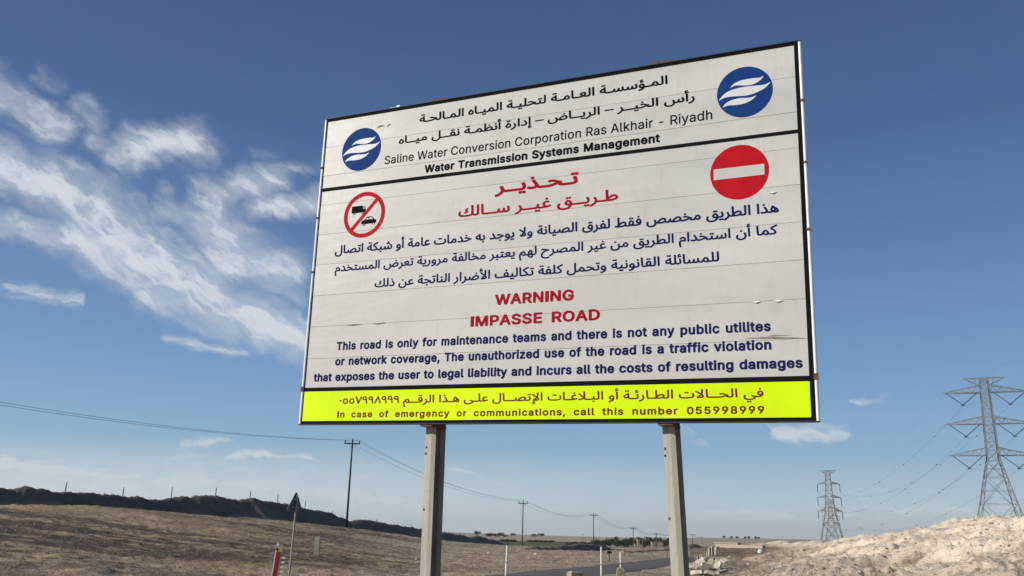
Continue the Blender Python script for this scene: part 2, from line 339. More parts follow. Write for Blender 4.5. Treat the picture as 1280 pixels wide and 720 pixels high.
def sheet(name, sel):
    q = Q[sel]; used = np.unique(q); remap = np.zeros(nr * na, int); remap[used] = np.arange(len(used))
    me = bpy.data.meshes.new(name); v = V_[used]; q = remap[q]
    me.vertices.add(len(v)); me.vertices.foreach_set('co', v.astype(np.float32).ravel())
    me.loops.add(q.size); me.loops.foreach_set('vertex_index', q.astype(np.int32).ravel())
    me.polygons.add(len(q)); me.polygons.foreach_set('loop_start', np.arange(0, q.size, 4, dtype=np.int32))
    me.polygons.foreach_set('use_smooth', np.ones(len(q), bool))
    a = me.attributes.new('pale', 'FLOAT', 'POINT'); a.data.foreach_set('value', PLf[used].astype(np.float32))
    a = me.attributes.new('sandy', 'FLOAT', 'POINT'); a.data.foreach_set('value', SDf[used].astype(np.float32))
    a = me.attributes.new('gully', 'FLOAT', 'POINT'); a.data.foreach_set('value', DI.reshape(-1)[used].astype(np.float32))
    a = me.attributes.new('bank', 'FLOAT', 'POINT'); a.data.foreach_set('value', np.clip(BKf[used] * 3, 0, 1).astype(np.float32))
    me.update(calc_edges=True); me.validate()
    return link(name, me, M_ground, kind='structure')
g_ = sheet('ground', ~(bq | hq)); g_['label'] = 'brown stony desert ground stretching to the horizon'
s_ = sheet('sand_bank', hq); s_['label'] = 'long pale heap of excavated sand and stones along the right side of the road'
e_ = sheet('earth_bank', bq); e_['label'] = 'dark shaded ridges of bulldozed earth behind the ground on the left'
# disc under the camera is closed by a small patch
mb = MB(); k_ = [(math.sin(a) * 1.0, math.cos(a) * 1.0, 0) for a in ang]; mb.add([(0, 0, 0)] + k_, [(0, i + 2, i + 1) for i in range(len(k_) - 1)]); mb.build('ground', M_ground, kind='structure')['label'] = 'patch of desert ground under the viewer'

# ------------------------------------------------------------------ road
def road_mat(t, p):
    geo = t.node('ShaderNodeNewGeometry').outputs['Position']
    c = t.mix(t.ramp(t.noise(geo, .5, 6, .65), .3, .7), (.075, .068, .066, 1), (.115, .102, .095, 1))
    c = t.mix(t.ramp(t.noise(geo, 1.6, 6, .7), .6, .8, a=0, b=.6), c, (.26, .21, .16, 1))
    t.put(p.inputs['Base Color'], c); p.inputs['Roughness'].default_value = .85
M_road = mat('worn asphalt', road_mat)
def strip(pts, hw, dz, name, m, kind, edge=0.0):
    P = []
    for a, b in zip(pts[:-1], pts[1:]):
        n = max(2, int((b - a).length / 1.2))
        for i in range(n): P.append(a.lerp(b, i / n))
    P.append(pts[-1]); mb = MB(); vs = []; fs = []; K = 5
    for i, p in enumerate(P):
        d = (P[min(i + 1, len(P) - 1)] - P[max(i - 1, 0)]).normalized(); nrm = Vector((d.y, -d.x, 0))
        for j in range(K):
            q = p + nrm * (hw * (j / (K - 1) * 2 - 1) + (edge * math.sin(i * 1.7) * random.random() if j in (0, K - 1) else 0))
            vs.append((q.x, q.y))
    z = height(np.array([v[0] for v in vs]), np.array([v[1] for v in vs])); zc = z.reshape(-1, K)
    zc = np.maximum.reduce([zc.mean(1)] * 1); zc = np.convolve(np.pad(zc, 3, 'edge'), np.ones(7) / 7, 'valid')
    V = [(x, y, zc[i // K] + dz + (.0 if (i % K) not in (0, K - 1) else -.03)) for i, (x, y) in enumerate(vs)]
    for i in range(len(P) - 1):
        for j in range(K - 1): fs.append((i * K + j, i * K + j + 1, (i + 1) * K + j + 1, (i + 1) * K + j))
    mb.add(V, fs); return mb.build(name, m, kind=kind, smooth=True)
o = strip([Vector((p.x, p.y, 0)) for p in ROAD], rw, .05, 'road', M_road, 'structure', .25); o['label'] = 'narrow worn asphalt service road curving away behind the billboard'

# ------------------------------------------------------------------ air: closed box of thin haze round everything
def haze_box():
    mb = MB(); mb.box((-5200, -5200, -30), (5200, 5200, 75)); m = bpy.data.materials.new('haze'); m.use_nodes = True; nt = m.node_tree
    nt.nodes.remove(nt.nodes['Principled BSDF']); v = nt.nodes.new('ShaderNodeVolumePrincipled'); v.inputs['Color'].default_value = (.86, .92, 1, 1); v.inputs['Density'].default_value = HAZE
    v.inputs['Anisotropy'].default_value = .3; nt.links.new(v.outputs[0], nt.nodes['Material Output'].inputs['Volume'])
    o = mb.build('haze', m, kind='stuff'); o['label'] = 'thin pale dust haze over the far desert'
HAZE = .00011
# ------------------------------------------------------------------ materials
def flat(name, col, rough=.6, spec=.3, var=.12, sc=6, metal=0.0, bump=0.0):
    def fn(t, p):
        tcn = t.node('ShaderNodeTexCoord').outputs['Object']
        n = t.noise(tcn, sc, 5, .6)
        dark = tuple(c * (1 - var) for c in col); light = tuple(min(1, c * (1 + var)) for c in col)
        t.put(p.inputs['Base Color'], t.mix(t.ramp(n, .3, .7), (*dark, 1), (*light, 1)))
        p.inputs['Roughness'].default_value = rough; p.inputs['Specular IOR Level'].default_value = spec; p.inputs['Metallic'].default_value = metal
        if bump:
            b = t.node('ShaderNodeBump'); b.inputs['Strength'].default_value = bump; b.inputs['Distance'].default_value = .01
            t.put(b.inputs['Height'], t.noise(tcn, sc * 5, 4, .6)); t.put(p.inputs['Normal'], b.outputs[0])
    return mat(name, fn)
def panel_mat(t, p):
    tcn = t.node('ShaderNodeTexCoord').outputs['Object']
    oi = t.node('ShaderNodeObjectInfo').outputs['Random']
    mp = t.node('ShaderNodeMapping'); t.put(mp.inputs[0], tcn); mp.inputs['Scale'].default_value = (1, 1, 3)
    off = t.v('ADD', mp.outputs[0], t.v('SCALE', (7.0, 3.0, 5.0), scale=oi))
    c = t.mix(t.ramp(t.noise(off, .7, 5, .6), .3, .7), (.535, .53, .515, 1), (.62, .613, .595, 1))
    c = t.mix(t.ramp(oi, 0, 1, a=0, b=.35), c, (.55, .535, .515, 1))
    st = t.node('ShaderNodeMapping'); t.put(st.inputs[0], off); st.inputs['Scale'].default_value = (9, 1, .5)
    c = t.mix(t.ramp(t.noise(st.outputs[0], 1.4, 5, .7), .5, .75, a=0, b=.38), c, (.47, .43, .37, 1))
    c = t.mix(t.ramp(t.noise(off, 22, 2, .5), .74, .78, a=0, b=.4), c, (.40, .34, .28, 1))
    t.put(p.inputs['Base Color'], c); p.inputs['Roughness'].default_value = .38; p.inputs['Specular IOR Level'].default_value = .3
    b = t.node('ShaderNodeBump'); b.inputs['Strength'].default_value = .12; b.inputs['Distance'].default_value = .02
    t.put(b.inputs['Height'], t.noise(off, 3, 2, .5)); t.put(p.inputs['Normal'], b.outputs[0])
M_panel = mat('white reflective sheeting', panel_mat)
M_yellow = flat('fluorescent yellow film', (.68, .95, .004), .6, .12, .07, 1.5)
M_black = flat('black film', (.008, .008, .009), .8, .06, .2)
M_navytx = flat('navy lettering film', (.008, .016, .090), .8, .05, .1)
M_blacktx = flat('black lettering film', (.006, .006, .007), .8, .05, .1)
M_red = flat('red film', (.47, .008, .016), .7, .08, .08)
M_redtx = flat('dark red lettering film', (.33, .008, .022), .8, .06, .1)
M_browntx = flat('brown red lettering film', (.16, .022, .012), .7, .12, .15)
M_blue = flat('blue film', (.010, .045, .19), .7, .06, .08, 3)
M_wave = flat('white film', (.66, .68, .70), .45, .3, .05)
M_trim = flat('painted white trim', (.80, .80, .80), .35, .5, .08, 5)
M_rust = flat('rusted steel', (.15, .085, .06), .9, .2, .3, 20)
M_dark = flat('weathered dark steel', (.06, .055, .055), .8, .2, .3, 12)
M_galv = flat('galvanised steel tower', (.20, .205, .215), .6, .4, .15, 1)
M_galvd = flat('dull galvanised pipe', (.30, .29, .27), .6, .4, .2, 12)
def post_mat(t, p):
    tcn = t.node('ShaderNodeTexCoord').outputs['Object']
    mp = t.node('ShaderNodeMapping'); t.put(mp.inputs[0], tcn); mp.inputs['Scale'].default_value = (22, 22, .7)
    c = t.mix(t.ramp(t.noise(mp.outputs[0], 1, 5, .6), .3, .7), (.35, .325, .27, 1), (.46, .435, .37, 1))
    c = t.mix(t.ramp(t.noise(tcn, 7, 5, .7), .58, .74, a=0, b=.6), c, (.33, .27, .20, 1))
    c = t.mix(t.ramp(t.noise(tcn, 34, 3, .6), .70, .74, a=0, b=.8), c, (.12, .08, .05, 1))
    t.put(p.inputs['Base Color'], c); p.inputs['Roughness'].default_value = .6
    b = t.node('ShaderNodeBump'); b.inputs['Strength'].default_value = .25; b.inputs['Distance'].default_value = .006
    t.put(b.inputs['Height'], t.noise(tcn, 25, 4, .6)); t.put(p.inputs['Normal'], b.outputs[0])
M_side = flat('darker brown post sides', (.17, .135, .105), .7, .25, .3, 5)
M_post = mat('cream painted steel', post_mat)

# Arabic letters take their joined shape from their neighbours: isolated, final, initial, medial
JOIN = {'ا': (0xFE8D, 0xFE8E), 'أ': (0xFE83, 0xFE84), 'إ': (0xFE87, 0xFE88), 'ؤ': (0xFE85, 0xFE86), 'ئ': (0xFE89, 0xFE8A, 0xFE8B, 0xFE8C),
        'ب': (0xFE8F, 0xFE90, 0xFE91, 0xFE92), 'ة': (0xFE93, 0xFE94), 'ت': (0xFE95, 0xFE96, 0xFE97, 0xFE98), 'ج': (0xFE9D, 0xFE9E, 0xFE9F, 0xFEA0),
        'ح': (0xFEA1, 0xFEA2, 0xFEA3, 0xFEA4), 'خ': (0xFEA5, 0xFEA6, 0xFEA7, 0xFEA8), 'د': (0xFEA9, 0xFEAA), 'ذ': (0xFEAB, 0xFEAC), 'ر': (0xFEAD, 0xFEAE),
        'س': (0xFEB1, 0xFEB2, 0xFEB3, 0xFEB4), 'ش': (0xFEB5, 0xFEB6, 0xFEB7, 0xFEB8), 'ص': (0xFEB9, 0xFEBA, 0xFEBB, 0xFEBC), 'ض': (0xFEBD, 0xFEBE, 0xFEBF, 0xFEC0),
        'ط': (0xFEC1, 0xFEC2, 0xFEC3, 0xFEC4), 'ظ': (0xFEC5, 0xFEC6, 0xFEC7, 0xFEC8), 'ع': (0xFEC9, 0xFECA, 0xFECB, 0xFECC), 'غ': (0xFECD, 0xFECE, 0xFECF, 0xFED0),
        'ف': (0xFED1, 0xFED2, 0xFED3, 0xFED4), 'ق': (0xFED5, 0xFED6, 0xFED7, 0xFED8), 'ك': (0xFED9, 0xFEDA, 0xFEDB, 0xFEDC), 'ل': (0xFEDD, 0xFEDE, 0xFEDF, 0xFEE0),
        'م': (0xFEE1, 0xFEE2, 0xFEE3, 0xFEE4), 'ن': (0xFEE5, 0xFEE6, 0xFEE7, 0xFEE8), 'ه': (0xFEE9, 0xFEEA, 0xFEEB, 0xFEEC), 'و': (0xFEED, 0xFEEE),
        'ى': (0xFEEF, 0xFEF0), 'ي': (0xFEF1, 0xFEF2, 0xFEF3, 0xFEF4), 'ـ': (0x640, 0x640, 0x640, 0x640)}
LAMALEF = {'ا': (0xFEFB, 0xFEFC), 'أ': (0xFEF7, 0xFEF8), 'إ': (0xFEF9, 0xFEFA)}
def joined(s):
    out = []; i = 0; prev = False
    while i < len(s):
        c = s[i]
        if c == 'ل' and i + 1 < len(s) and s[i + 1] in LAMALEF:
            out.append(chr(LAMALEF[s[i + 1]][1 if prev else 0])); prev = False; i += 2; continue
        if c in JOIN:
            f = JOIN[c]; nxt = i + 1 < len(s) and s[i + 1] in JOIN and len(f) == 4
            out.append(chr(f[(3 if nxt else 1) if prev else (2 if nxt else 0)])); prev = nxt
        else: out.append(c); prev = False
        i += 1
    out = out[::-1]; i = 0                       # read right to left, but digits run left to right
    while i < len(out):
        if '٠' <= out[i] <= '٩':
            j = i
            while j < len(out) and '٠' <= out[j] <= '٩': j += 1
            out[i:j] = out[i:j][::-1]; i = j
        else: i += 1
    return ''.join(out)
LINES = {'a1': joined('المـؤسسـة العـامـة لتحليـة الميـاه المـالحـة'),
         'a2': joined('رأس الخيــر – الريــاض – إدارة أنظمـة نقــل ميــاه'),
         'a3': joined('تـحـذيــر'), 'a4': joined('طـريــق غيــر ســالك'),
         'a5': joined('هذا الطريق مخصص فقط لفرق الصيانة ولا يوجد به خدمات عامة أو شبكة اتصال'),
         'a6': joined('كما أن استخدام الطريق من غير المصرح لهم يعتبر مخالفة مرورية تعرض المستخدم'),
         'a7': joined('للمسائلة القانونية وتحمل كلفة تكاليف الأضرار الناتجة عن ذلك'),
         'y1': joined('في الحــالات الطـارئـة أو البـلاغـات الإتصــال علـى هـذا الرقــم ٠٥٥٧٩٩٨٩٩٩'),
         'e1': 'Saline Water Conversion Corporation Ras Alkhair - Riyadh', 'e2': 'Water Transmission Systems Management',
         'r1': 'WARNING', 'r2': 'IMPASSE ROAD',
         'b1': 'This road is only for maintenance teams and there is not any public utilites',
         'b2': 'or network coverage, The unauthorized use of the road is a traffic violation',
         'b3': 'that exposes the user to legal liability and incurs all the costs of resulting damages',
         'y2': 'In case of emergency or communications, call this number 055998999'}
try:
    import os
    SANS = bpy.data.fonts.load(os.path.join(bpy.utils.resource_path('LOCAL'), 'datafiles', 'fonts', 'Inter.woff2'))
except Exception: SANS = None
def outlines(s, font):
    c = bpy.data.curves.new('lettering', 'FONT'); c.body = s
    if font: c.font = font
    o = bpy.data.objects.new('lettering', c); COL.objects.link(o); bpy.context.view_layer.update()
    res = []
    for sp_ in o.to_curve(bpy.context.evaluated_depsgraph_get()).splines:
        P = []; bp = sp_.bezier_points; n = len(bp)
        for i in range(n):
            a = bp[i]; b = bp[(i + 1) % n]; p0, p1, p2, p3 = [v.xy for v in (a.co, a.handle_right, b.handle_left, b.co)]
            d = p3 - p0
            bend = max(abs((p1 - p0).cross(d)), abs((p2 - p0).cross(d))) / (d.length + 1e-9)
            N = 1 if bend < 1e-4 else 6
            for k in range(N):
                t_ = k / N; q = p0 * (1 - t_) ** 3 + 3 * p1 * t_ * (1 - t_) ** 2 + 3 * p2 * t_ * t_ * (1 - t_) + p3 * t_ ** 3
                P.append((q.x, q.y))
        res.append(P)
    o.to_curve_clear(); bpy.data.objects.remove(o); bpy.data.curves.remove(c); return res
def dist_field(polys, X, Y):
    wn = np.zeros(X.shape, int); d = np.full(X.shape, 9.0)
    for P in polys:
        P = np.array(P); Qp = np.roll(P, -1, 0)
        for (x0, y0), (x1, y1) in zip(P, Qp):
            L = (x1 - x0) ** 2 + (y1 - y0) ** 2
            if L < 1e-12: continue
            k = np.clip(((X - x0) * (x1 - x0) + (Y - y0) * (y1 - y0)) / L, 0, 1)
            d = np.minimum(d, (X - x0 - k * (x1 - x0)) ** 2 + (Y - y0 - k * (y1 - y0)) ** 2)
            c = (x1 - x0) * (Y - y0) - (X - x0) * (y1 - y0)
            wn += ((y0 <= Y) & (y1 > Y) & (c > 0)).astype(int) - ((y0 > Y) & (y1 <= Y) & (c < 0)).astype(int)
    d = np.sqrt(d); return np.where(wn != 0, -d, d)
def contour(V, x, y):
    V = np.where(np.abs(V) < 1e-7, 1e-7, V); nxt = {}; pt = {}
    def h(j, i):
        a, b = V[j, i], V[j, i + 1]; pt[(0, j, i)] = (x[i] + a / (a - b) * (x[i + 1] - x[i]), y[j]); return (0, j, i)
    def v(j, i):
        a, b = V[j, i], V[j + 1, i]; pt[(1, j, i)] = (x[i], y[j] + a / (a - b) * (y[j + 1] - y[j])); return (1, j, i)
    I = V < 0; code = I[:-1, :-1] * 1 + I[:-1, 1:] * 2 + I[1:, 1:] * 4 + I[1:, :-1] * 8
    SEG = {1: 'BL', 2: 'RB', 3: 'RL', 4: 'TR', 5: 'BRTL', 6: 'TB', 7: 'TL', 8: 'LT', 9: 'BT', 10: 'LBRT', 11: 'RT', 12: 'LR', 13: 'BR', 14: 'LB'}
    for j, i in zip(*np.nonzero((code > 0) & (code < 15))):
        e = {'B': lambda: h(j, i), 'T': lambda: h(j + 1, i), 'L': lambda: v(j, i), 'R': lambda: v(j, i + 1)}; s = SEG[code[j, i]]
        for k in range(0, len(s), 2): nxt[e[s[k]]()] = e[s[k + 1]]()
    loops = []
    while nxt:
        c = next(iter(nxt)); P = []
        while c in nxt: P.append(pt[c]); c = nxt.pop(c)
        if len(P) > 5: loops.append(np.array(P))
    return loops
def thin(P, tol):
    b = int(np.argmax(np.hypot(*(P - P[0]).T)))
    def rec(Qp):
        if len(Qp) < 3: return [Qp[0]]
        d = Qp[-1] - Qp[0]; e = np.abs((Qp[:, 0] - Qp[0, 0]) * d[1] - (Qp[:, 1] - Qp[0, 1]) * d[0]) / (np.hypot(*d) + 1e-12); k = int(e.argmax())
        return [Qp[0]] if e[k] < tol else rec(Qp[:k + 1]) + rec(Qp[k:])
    return np.array(rec(P[:b + 1]) + rec(np.vstack([P[b:], P[:1]])))
def area(P): x, y = P[:, 0], P[:, 1]; return .5 * float((x * np.roll(y, -1) - np.roll(x, -1) * y).sum())
def inside(p, P):
    r = False; n = len(P)
    for i in range(n):
        a, b = P[i - 1], P[i]
        if (a[1] > p[1]) != (b[1] > p[1]) and p[0] < (b[0] - a[0]) * (p[1] - a[1]) / (b[1] - a[1]) + a[0]: r = not r
    return r
def fill(loops):
    """one triangulation per outer outline with the holes that lie in it"""
    loops = [l for l in loops if len(l) > 2]; depth = [sum(inside(l[0], m_) for m_ in loops if m_ is not l) for l in loops]
    V = []; Fc = []
    for l, dp in zip(loops, depth):
        if dp % 2: continue
        grp = [l] + [q for q, e in zip(loops, depth) if e == dp + 1 and inside(q[0], l)]
        pts = []; edges = []
        for g2 in grp:
            b = len(pts); pts += [Vector((float(a), float(c))) for a, c in g2]; edges += [(b + i, b + (i + 1) % len(g2)) for i in range(len(g2))]
        v, _, f, _, _, _ = delaunay_2d_cdt(pts, edges, [], 0, 1e-6)
        b = len(V); V += [(p.x, p.y) for p in v]
        for q in f:
            c = sum((v[i] for i in q), Vector((0, 0))) / len(q)
            if inside(c, grp[0]) and not any(inside(c, k) for k in grp[1:]): Fc.append(tuple(b + i for i in q))
    return V, Fc
FONTS = {'R': (SANS, .008), 'B': (SANS, .030), 'A': (None, .023), 'H': (None, .032)}
ADV = {}
def glyph(fk, ch):
    if (fk, ch) in ADV: return ADV[(fk, ch)]
    font, w = FONTS[fk]; s = outlines(ch + '|', font)
    bar = outlines('|', font); adv = min(p[0] for p in s[-1]) - min(p[0] for p in bar[-1]); s = s[:-1]
    if ch == 'I' and font: adv = .19; s = [[(.05, 0), (.15, 0), (.15, .509), (.05, .509)]]
    res = (adv, [], [])
    if s:
        A2 = np.vstack([np.array(p) for p in s]); m_ = w + .03; st = .009
        x = np.arange(A2[:, 0].min() - m_, A2[:, 0].max() + m_ + st, st); y = np.arange(A2[:, 1].min() - m_, A2[:, 1].max() + m_ + st, st)
        X, Y = np.meshgrid(x, y); V, Fc = fill([thin(l, .0025) for l in contour(dist_field(s, X, Y) - w, x, y)]); res = (adv, V, Fc)
    ADV[(fk, ch)] = res; return res
def text_mesh(fk, s, u0, u1, v0, h, yy, track=0.0, space=0.0):
    x = 0; V = []; Fc = []; w = FONTS[fk][1]
    capm = (.509 if fk in 'RB' else .714) + 2 * w
    for i, ch in enumerate(s):
        adv, v, f = glyph(fk, ch); b = len(V)
        V += [(x + a, c, i % 2) for a, c in v]; Fc += [tuple(k + b for k in q) for q in f]
        x += adv + track + (space if ch == ' ' else 0)
    xs = [p[0] for p in V]; a, b = min(xs), max(xs); sx = (u1 - u0) / (b - a); sy = h / capm
    return [(u0 + (p[0] - a) * sx, yy - .0003 * p[2], v0 + (p[1] + (w if fk in 'RB' else 0)) * sy) for p in V], Fc

# ------------------------------------------------------------------ the billboard
BW, BH = 6.0, 3.979
EU = Vector((0.91633417, -0.39992223, -0.01984664)).normalized(); EV = Vector((0.0085102, -0.03414841, 0.99938054)).normalized()
NB = EU.cross(EV).normalized() ; EV = NB.cross(EU).normalized()   # NB faces the viewer
O_ = Vector((-.42452542, 1.80065595, .20594433)) * 6 + Vector((0, 0, EYE))
foot = O_ + EU * 3 - EV * (O_.z + .02)
bb = empty('billboard', foot, 'large white bilingual warning billboard with yellow bottom strip on two cream steel posts', 'billboard')
BMX = Matrix(((EU.x, -NB.x, EV.x, foot.x), (EU.y, -NB.y, EV.y, foot.y), (EU.z, -NB.z, EV.z, foot.z), (0, 0, 0, 1)))
bb.matrix_world = BMX
V0 = O_.z + .02                       # local height of the board's lower edge
def L3(u, y, v): return (u - 3.0, y, v + V0)
def bpart(mb, name, m, parent=None, **kw):
    mb.v = [L3(*p) for p in mb.v]; return mb.build(name, m, parent or bb, **kw)
# planks: one profile, ten copies
PH = BH / 10
prof = [(0, .0022), (0, PH - .0022), (.003, PH - .001), (.028, PH - .001), (.028, .001), (.003, .001)]
def plank_mesh():
    mb = MB(); n = len(prof); K = 13
    for k in range(K):
        u = .02 + (5.96) * k / (K - 1)
        mb.v += [(u - 3.0, y, v) for y, v in prof]
    for k in range(K - 1):
        for i in range(n): j = (i + 1) % n; mb.f.append((k * n + i, k * n + j, (k + 1) * n + j, (k + 1) * n + i))
    mb.f.append(tuple(range(n))); mb.f.append(tuple((K - 1) * n + i for i in range(n))[::-1])
    return mb
pm = plank_mesh().mesh('plank'); pm.materials.append(M_panel)
for i in range(10):
    o = link('plank', pm, None, bb, (0, (.0, .0007, .0003, .0009)[i % 4], V0 + i * PH))
    o.rotation_euler = ((random.random() - .5) * .0012, 0, 0)
# backing rails and sheet behind the joints
mb = MB()
for v in (.35, 1.4, 2.5, 3.6): mb.box((.1, .032, v - .03), (5.9, .114, v + .03))
bpart(mb, 'back_rail', M_post, kind='stuff')
def quad(mb, u0, v0, u1, v1, y, n=1):
    mb.add([(u0, y, v0), (u1, y, v0), (u1, y, v1), (u0, y, v1)], [(0, 1, 2, 3)])
def slab(mb, P, y, y2=None):
    y2 = y + .001 if y2 is None else y2
    n = len(P); mb.add([(u, y, v) for u, v in P] + [(u, y2, v) for u, v in P], [tuple(range(n))] + [(i, (i + 1) % n, n + (i + 1) % n, n + i) for i in range(n)])
def sheetpoly(name, loops, y, m, parent=None):
    v, f = fill([np.array(l) for l in loops])
    mb = MB(); mb.add([(a, y, b) for a, b in v], f); return bpart(mb, name, m, parent)
mb = MB(); slab(mb, [(.036, .03), (5.95, .03), (5.95, .392), (.036, .396)], -.0014); bpart(mb, 'yellow_strip', M_yellow)
mb = MB(); slab(mb, [(.036, .391), (5.96, .379), (5.96, .432), (.036, .438)], -.0020); bpart(mb, 'dividing_bar', M_black)
mb = MB(); slab(mb, [(.036, 2.970), (5.96, 2.945), (5.96, 2.985), (.036, 3.016)], -.0020); bpart(mb, 'dividing_bar', M_black)
mb = MB(); slab(mb, [(.034, .0), (5.966, .0), (5.966, .034), (.034, .034)], -.0026)
slab(mb, [(.034, 3.941), (5.966, 3.941), (5.966, 3.979), (.034, 3.979)], -.0026)
slab(mb, [(.034, .034), (.050, .034), (.050, 3.941), (.034, 3.941)], -.0026)
slab(mb, [(5.922, .034), (5.966, .034), (5.966, 3.941), (5.926, 3.941)], -.0026); bpart(mb, 'black_border', M_black, kind='stuff')
# edge channels: folded top and bottom, rounded white cappings at the sides
M_ch = flat('dark edge channel', (.03, .035, .05), .6, .3, .2)
for v0, v1 in ((-.012, .0), (3.979, 3.990)):
    mb = MB(); mb.box((.0, -.012, v0), (6.0, .05, v1)); bpart(mb, 'edge_channel', M_ch)
for u in (.016, 5.984):
    mb = MB(); mb.tube([(u, .012, -.012), (u, .012, .42)], .0185, 12); mb.tube([(u, .012, .428), (u, .012, 1.9)], .0185, 12)
    mb.tube([(u, .013, 1.906), (u, .013, 3.30)], .0185, 12); mb.tube([(u, .012, 3.306), (u, .012, 3.992)], .0185, 12)
    cap_ = bpart(mb, 'side_capping', M_trim)
    for v in ((.424, .03), (1.903, .012), (3.303, .012), (2.62, .01)):
        mb = MB(); mb.box((u - .022, -.012, v[0] - v[1]), (u + .022, .03, v[0] + v[1])); bpart(mb, 'joint_clip', M_rust, cap_)
# posts: welded I sections
def ipost(u, lean, back, kk):
    w, d, ft, wt = .130, .245, .012, .012
    P = [(-w/2, .004), (0.012, -.0045), (w/2, .003), (w/2, ft), (wt/2, ft + .004), (wt/2, d/2 - .02), (wt/2 + .012, d/2), (wt/2, d/2 + .02), (wt/2, d - ft - .004), (w/2, d - ft), (w/2, d), (-w/2, d), (-w/2, d - ft), (-wt/2, d - ft - .004), (-wt/2, ft + .004), (-w/2, ft)]
    mb = MB(); n = len(P); H_ = V0 + .3
    for v in (3.985, 2.6, 1.2, 0, -.8, -1.6, -2.2, -H_):
        k = min(v, 0)
        mb.v += [(u + a - lean * k, .115 + b - back * k * 1.0, v) for a, b in P]
    for j in range(7):
        for i in range(n): q = (i + 1) % n; mb.f.append((j * n + i, j * n + q, (j + 1) * n + q, (j + 1) * n + i))
    mb.f.append(tuple(range(n)))
    o = bpart(mb, 'post', M_post); o.data.materials.append(M_side)     # faces parallel to the board are cream, sides and web darker brown
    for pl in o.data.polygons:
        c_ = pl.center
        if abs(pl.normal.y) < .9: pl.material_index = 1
    mb = MB(); mb.box((u - w/2 - .015, -.0, -.035), (u + w/2 + .004, .115 + d + .006, -.014)); bpart(mb, 'cap_plate', M_rust, o)
    mb = MB()
    for v, a in ((-.26, -.052), (-.33, -.056), (-.95, -.05), (-1.9, -.055)): mb.box((u + a - .006 - lean * v, .110 - back * v, v - .012), (u + a + .006 - lean * v, .1155 - back * v, v + .012))
    bpart(mb, 'bolt', M_rust, o, kind='stuff')
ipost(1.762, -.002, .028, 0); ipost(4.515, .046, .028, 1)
# scraps on the top edge
mb = MB(); mb.box((1.56, .0, 3.992), (1.80, .10, 4.012)); mb.box((1.62, .02, 4.012), (1.70, .06, 4.026)); bpart(mb, 'top_bracket', M_rust)
mb = MB(); mb.box((4.36, .0, 3.992), (4.62, .10, 4.014)); mb.box((4.42, .01, 4.014), (4.56, .05, 4.026)); bpart(mb, 'top_bracket', M_rust)
mb = MB(); mb.box((.98, .0, 3.992), (1.12, .03, 4.000)); mb.box((1.08, .0, 4.0), (1.13, .03, 4.016)); bpart(mb, 'top_bracket', M_trim)
# curled and torn film along some joints
mb = MB()
for u, v, w, h in ((.55, 1.195, .28, .014), (.95, 1.190, .16, .010), (1.05, 1.196, .10, .008)):
    mb.add([(u, -.003, v), (u + w * .4, -.009, v - h * .7), (u + w, -.003, v - h * .2), (u + w * .5, -.006, v + .004)], [(0, 1, 2, 3)])
mb.add([(5.30, -.003, .825), (5.6, -.008, .812), (5.92, -.003, .80), (5.6, -.005, .83)], [(0, 1, 2, 3)]); mb.add([(5.55, -.003, .838), (5.80, -.007, .834), (5.62, -.004, .846)], [(0, 1, 2)])
mb.add([(.80, -.003, 3.745), (.93, -.006, 3.765), (.86, -.004, 3.780)], [(0, 1, 2)]); mb.add([(.95, -.003, 3.735), (1.02, -.006, 3.775), (.985, -.004, 3.775)], [(0, 1, 2)])
bpart(mb, 'torn_film', flat('torn film', (.33, .29, .24), .7, .2, .3), kind='stuff')
mb = MB()
for u, v, w in ((5.40, 1.190, .10), (5.60, 1.188, .12), (5.60, 2.33, .10)):
    mb.add([(u, -.004, v), (u + w * .5, -.014, v - .012), (u + w, -.004, v), (u + w * .5, -.003, v + .008)], [(0, 1, 2, 3)])
bpart(mb, 'curled_film', M_trim, kind='stuff')

def disc(cu, cv, r, n=48): return [(cu + r * math.cos(2 * math.pi * i / n), cv + r * math.sin(2 * math.pi * i / n)) for i in range(n)]
WAVES = [[(215,315),(260,265),(330,232),(420,213),(500,203),(555,200),(592,183),(560,225),(510,260),(450,282),(370,287),(290,285),(240,300)],
      [(85,460),(130,400),(200,350),(300,318),(400,300),(500,292),(600,282),(665,253),(610,315),(550,350),(470,385),(380,405),(280,410),(180,420),(120,440)],
      [(128,537),(165,490),(230,455),(310,435),(400,430),(450,425),(505,405),(460,450),(410,480),(350,500),(270,512),(190,515)]]
def smooth_loop(P, n=3):
    P = [Vector(p) for p in P]; out = []
    m = len(P)
    for i in range(m):
        p0, p1, p2, p3 = P[i - 1], P[i], P[(i + 1) % m], P[(i + 2) % m]
        for k in range(n):
            t_ = k / n; out.append(tuple(.5 * ((2 * p1) + (p2 - p0) * t_ + (2 * p0 - 5 * p1 + 4 * p2 - p3) * t_ ** 2 + (3 * p1 - p0 - 3 * p2 + p3) * t_ ** 3)))
    return out
for cu, cv in ((.603, 3.484), (5.403, 3.492)):
    e = sheetpoly('emblem_disc', [disc(cu, cv, .2917, 64)], -.0010, M_blue)
    for w_ in WAVES:
        P = smooth_loop([((x - 377) / 312, ((361 - y) - .135 * (x - 377)) / 290) for x, y in w_])
        sheetpoly('emblem_wave', [[(cu + a * .2917, cv + b * .2917) for a, b in P]], -.0016, M_wave, e)
e = sheetpoly('no_entry_disc', [disc(5.322, 2.592, .3022, 64)], -.0010, M_red)
sheetpoly('no_entry_bar', [[(5.056, 2.532), (5.578, 2.534), (5.578, 2.652), (5.056, 2.652)]], -.0016, M_panel, e)
e = sheetpoly('prohibition_ring', [disc(.72, 2.594, .300, 64), disc(.72, 2.594, .247, 64)[::-1]], -.0018, M_red)
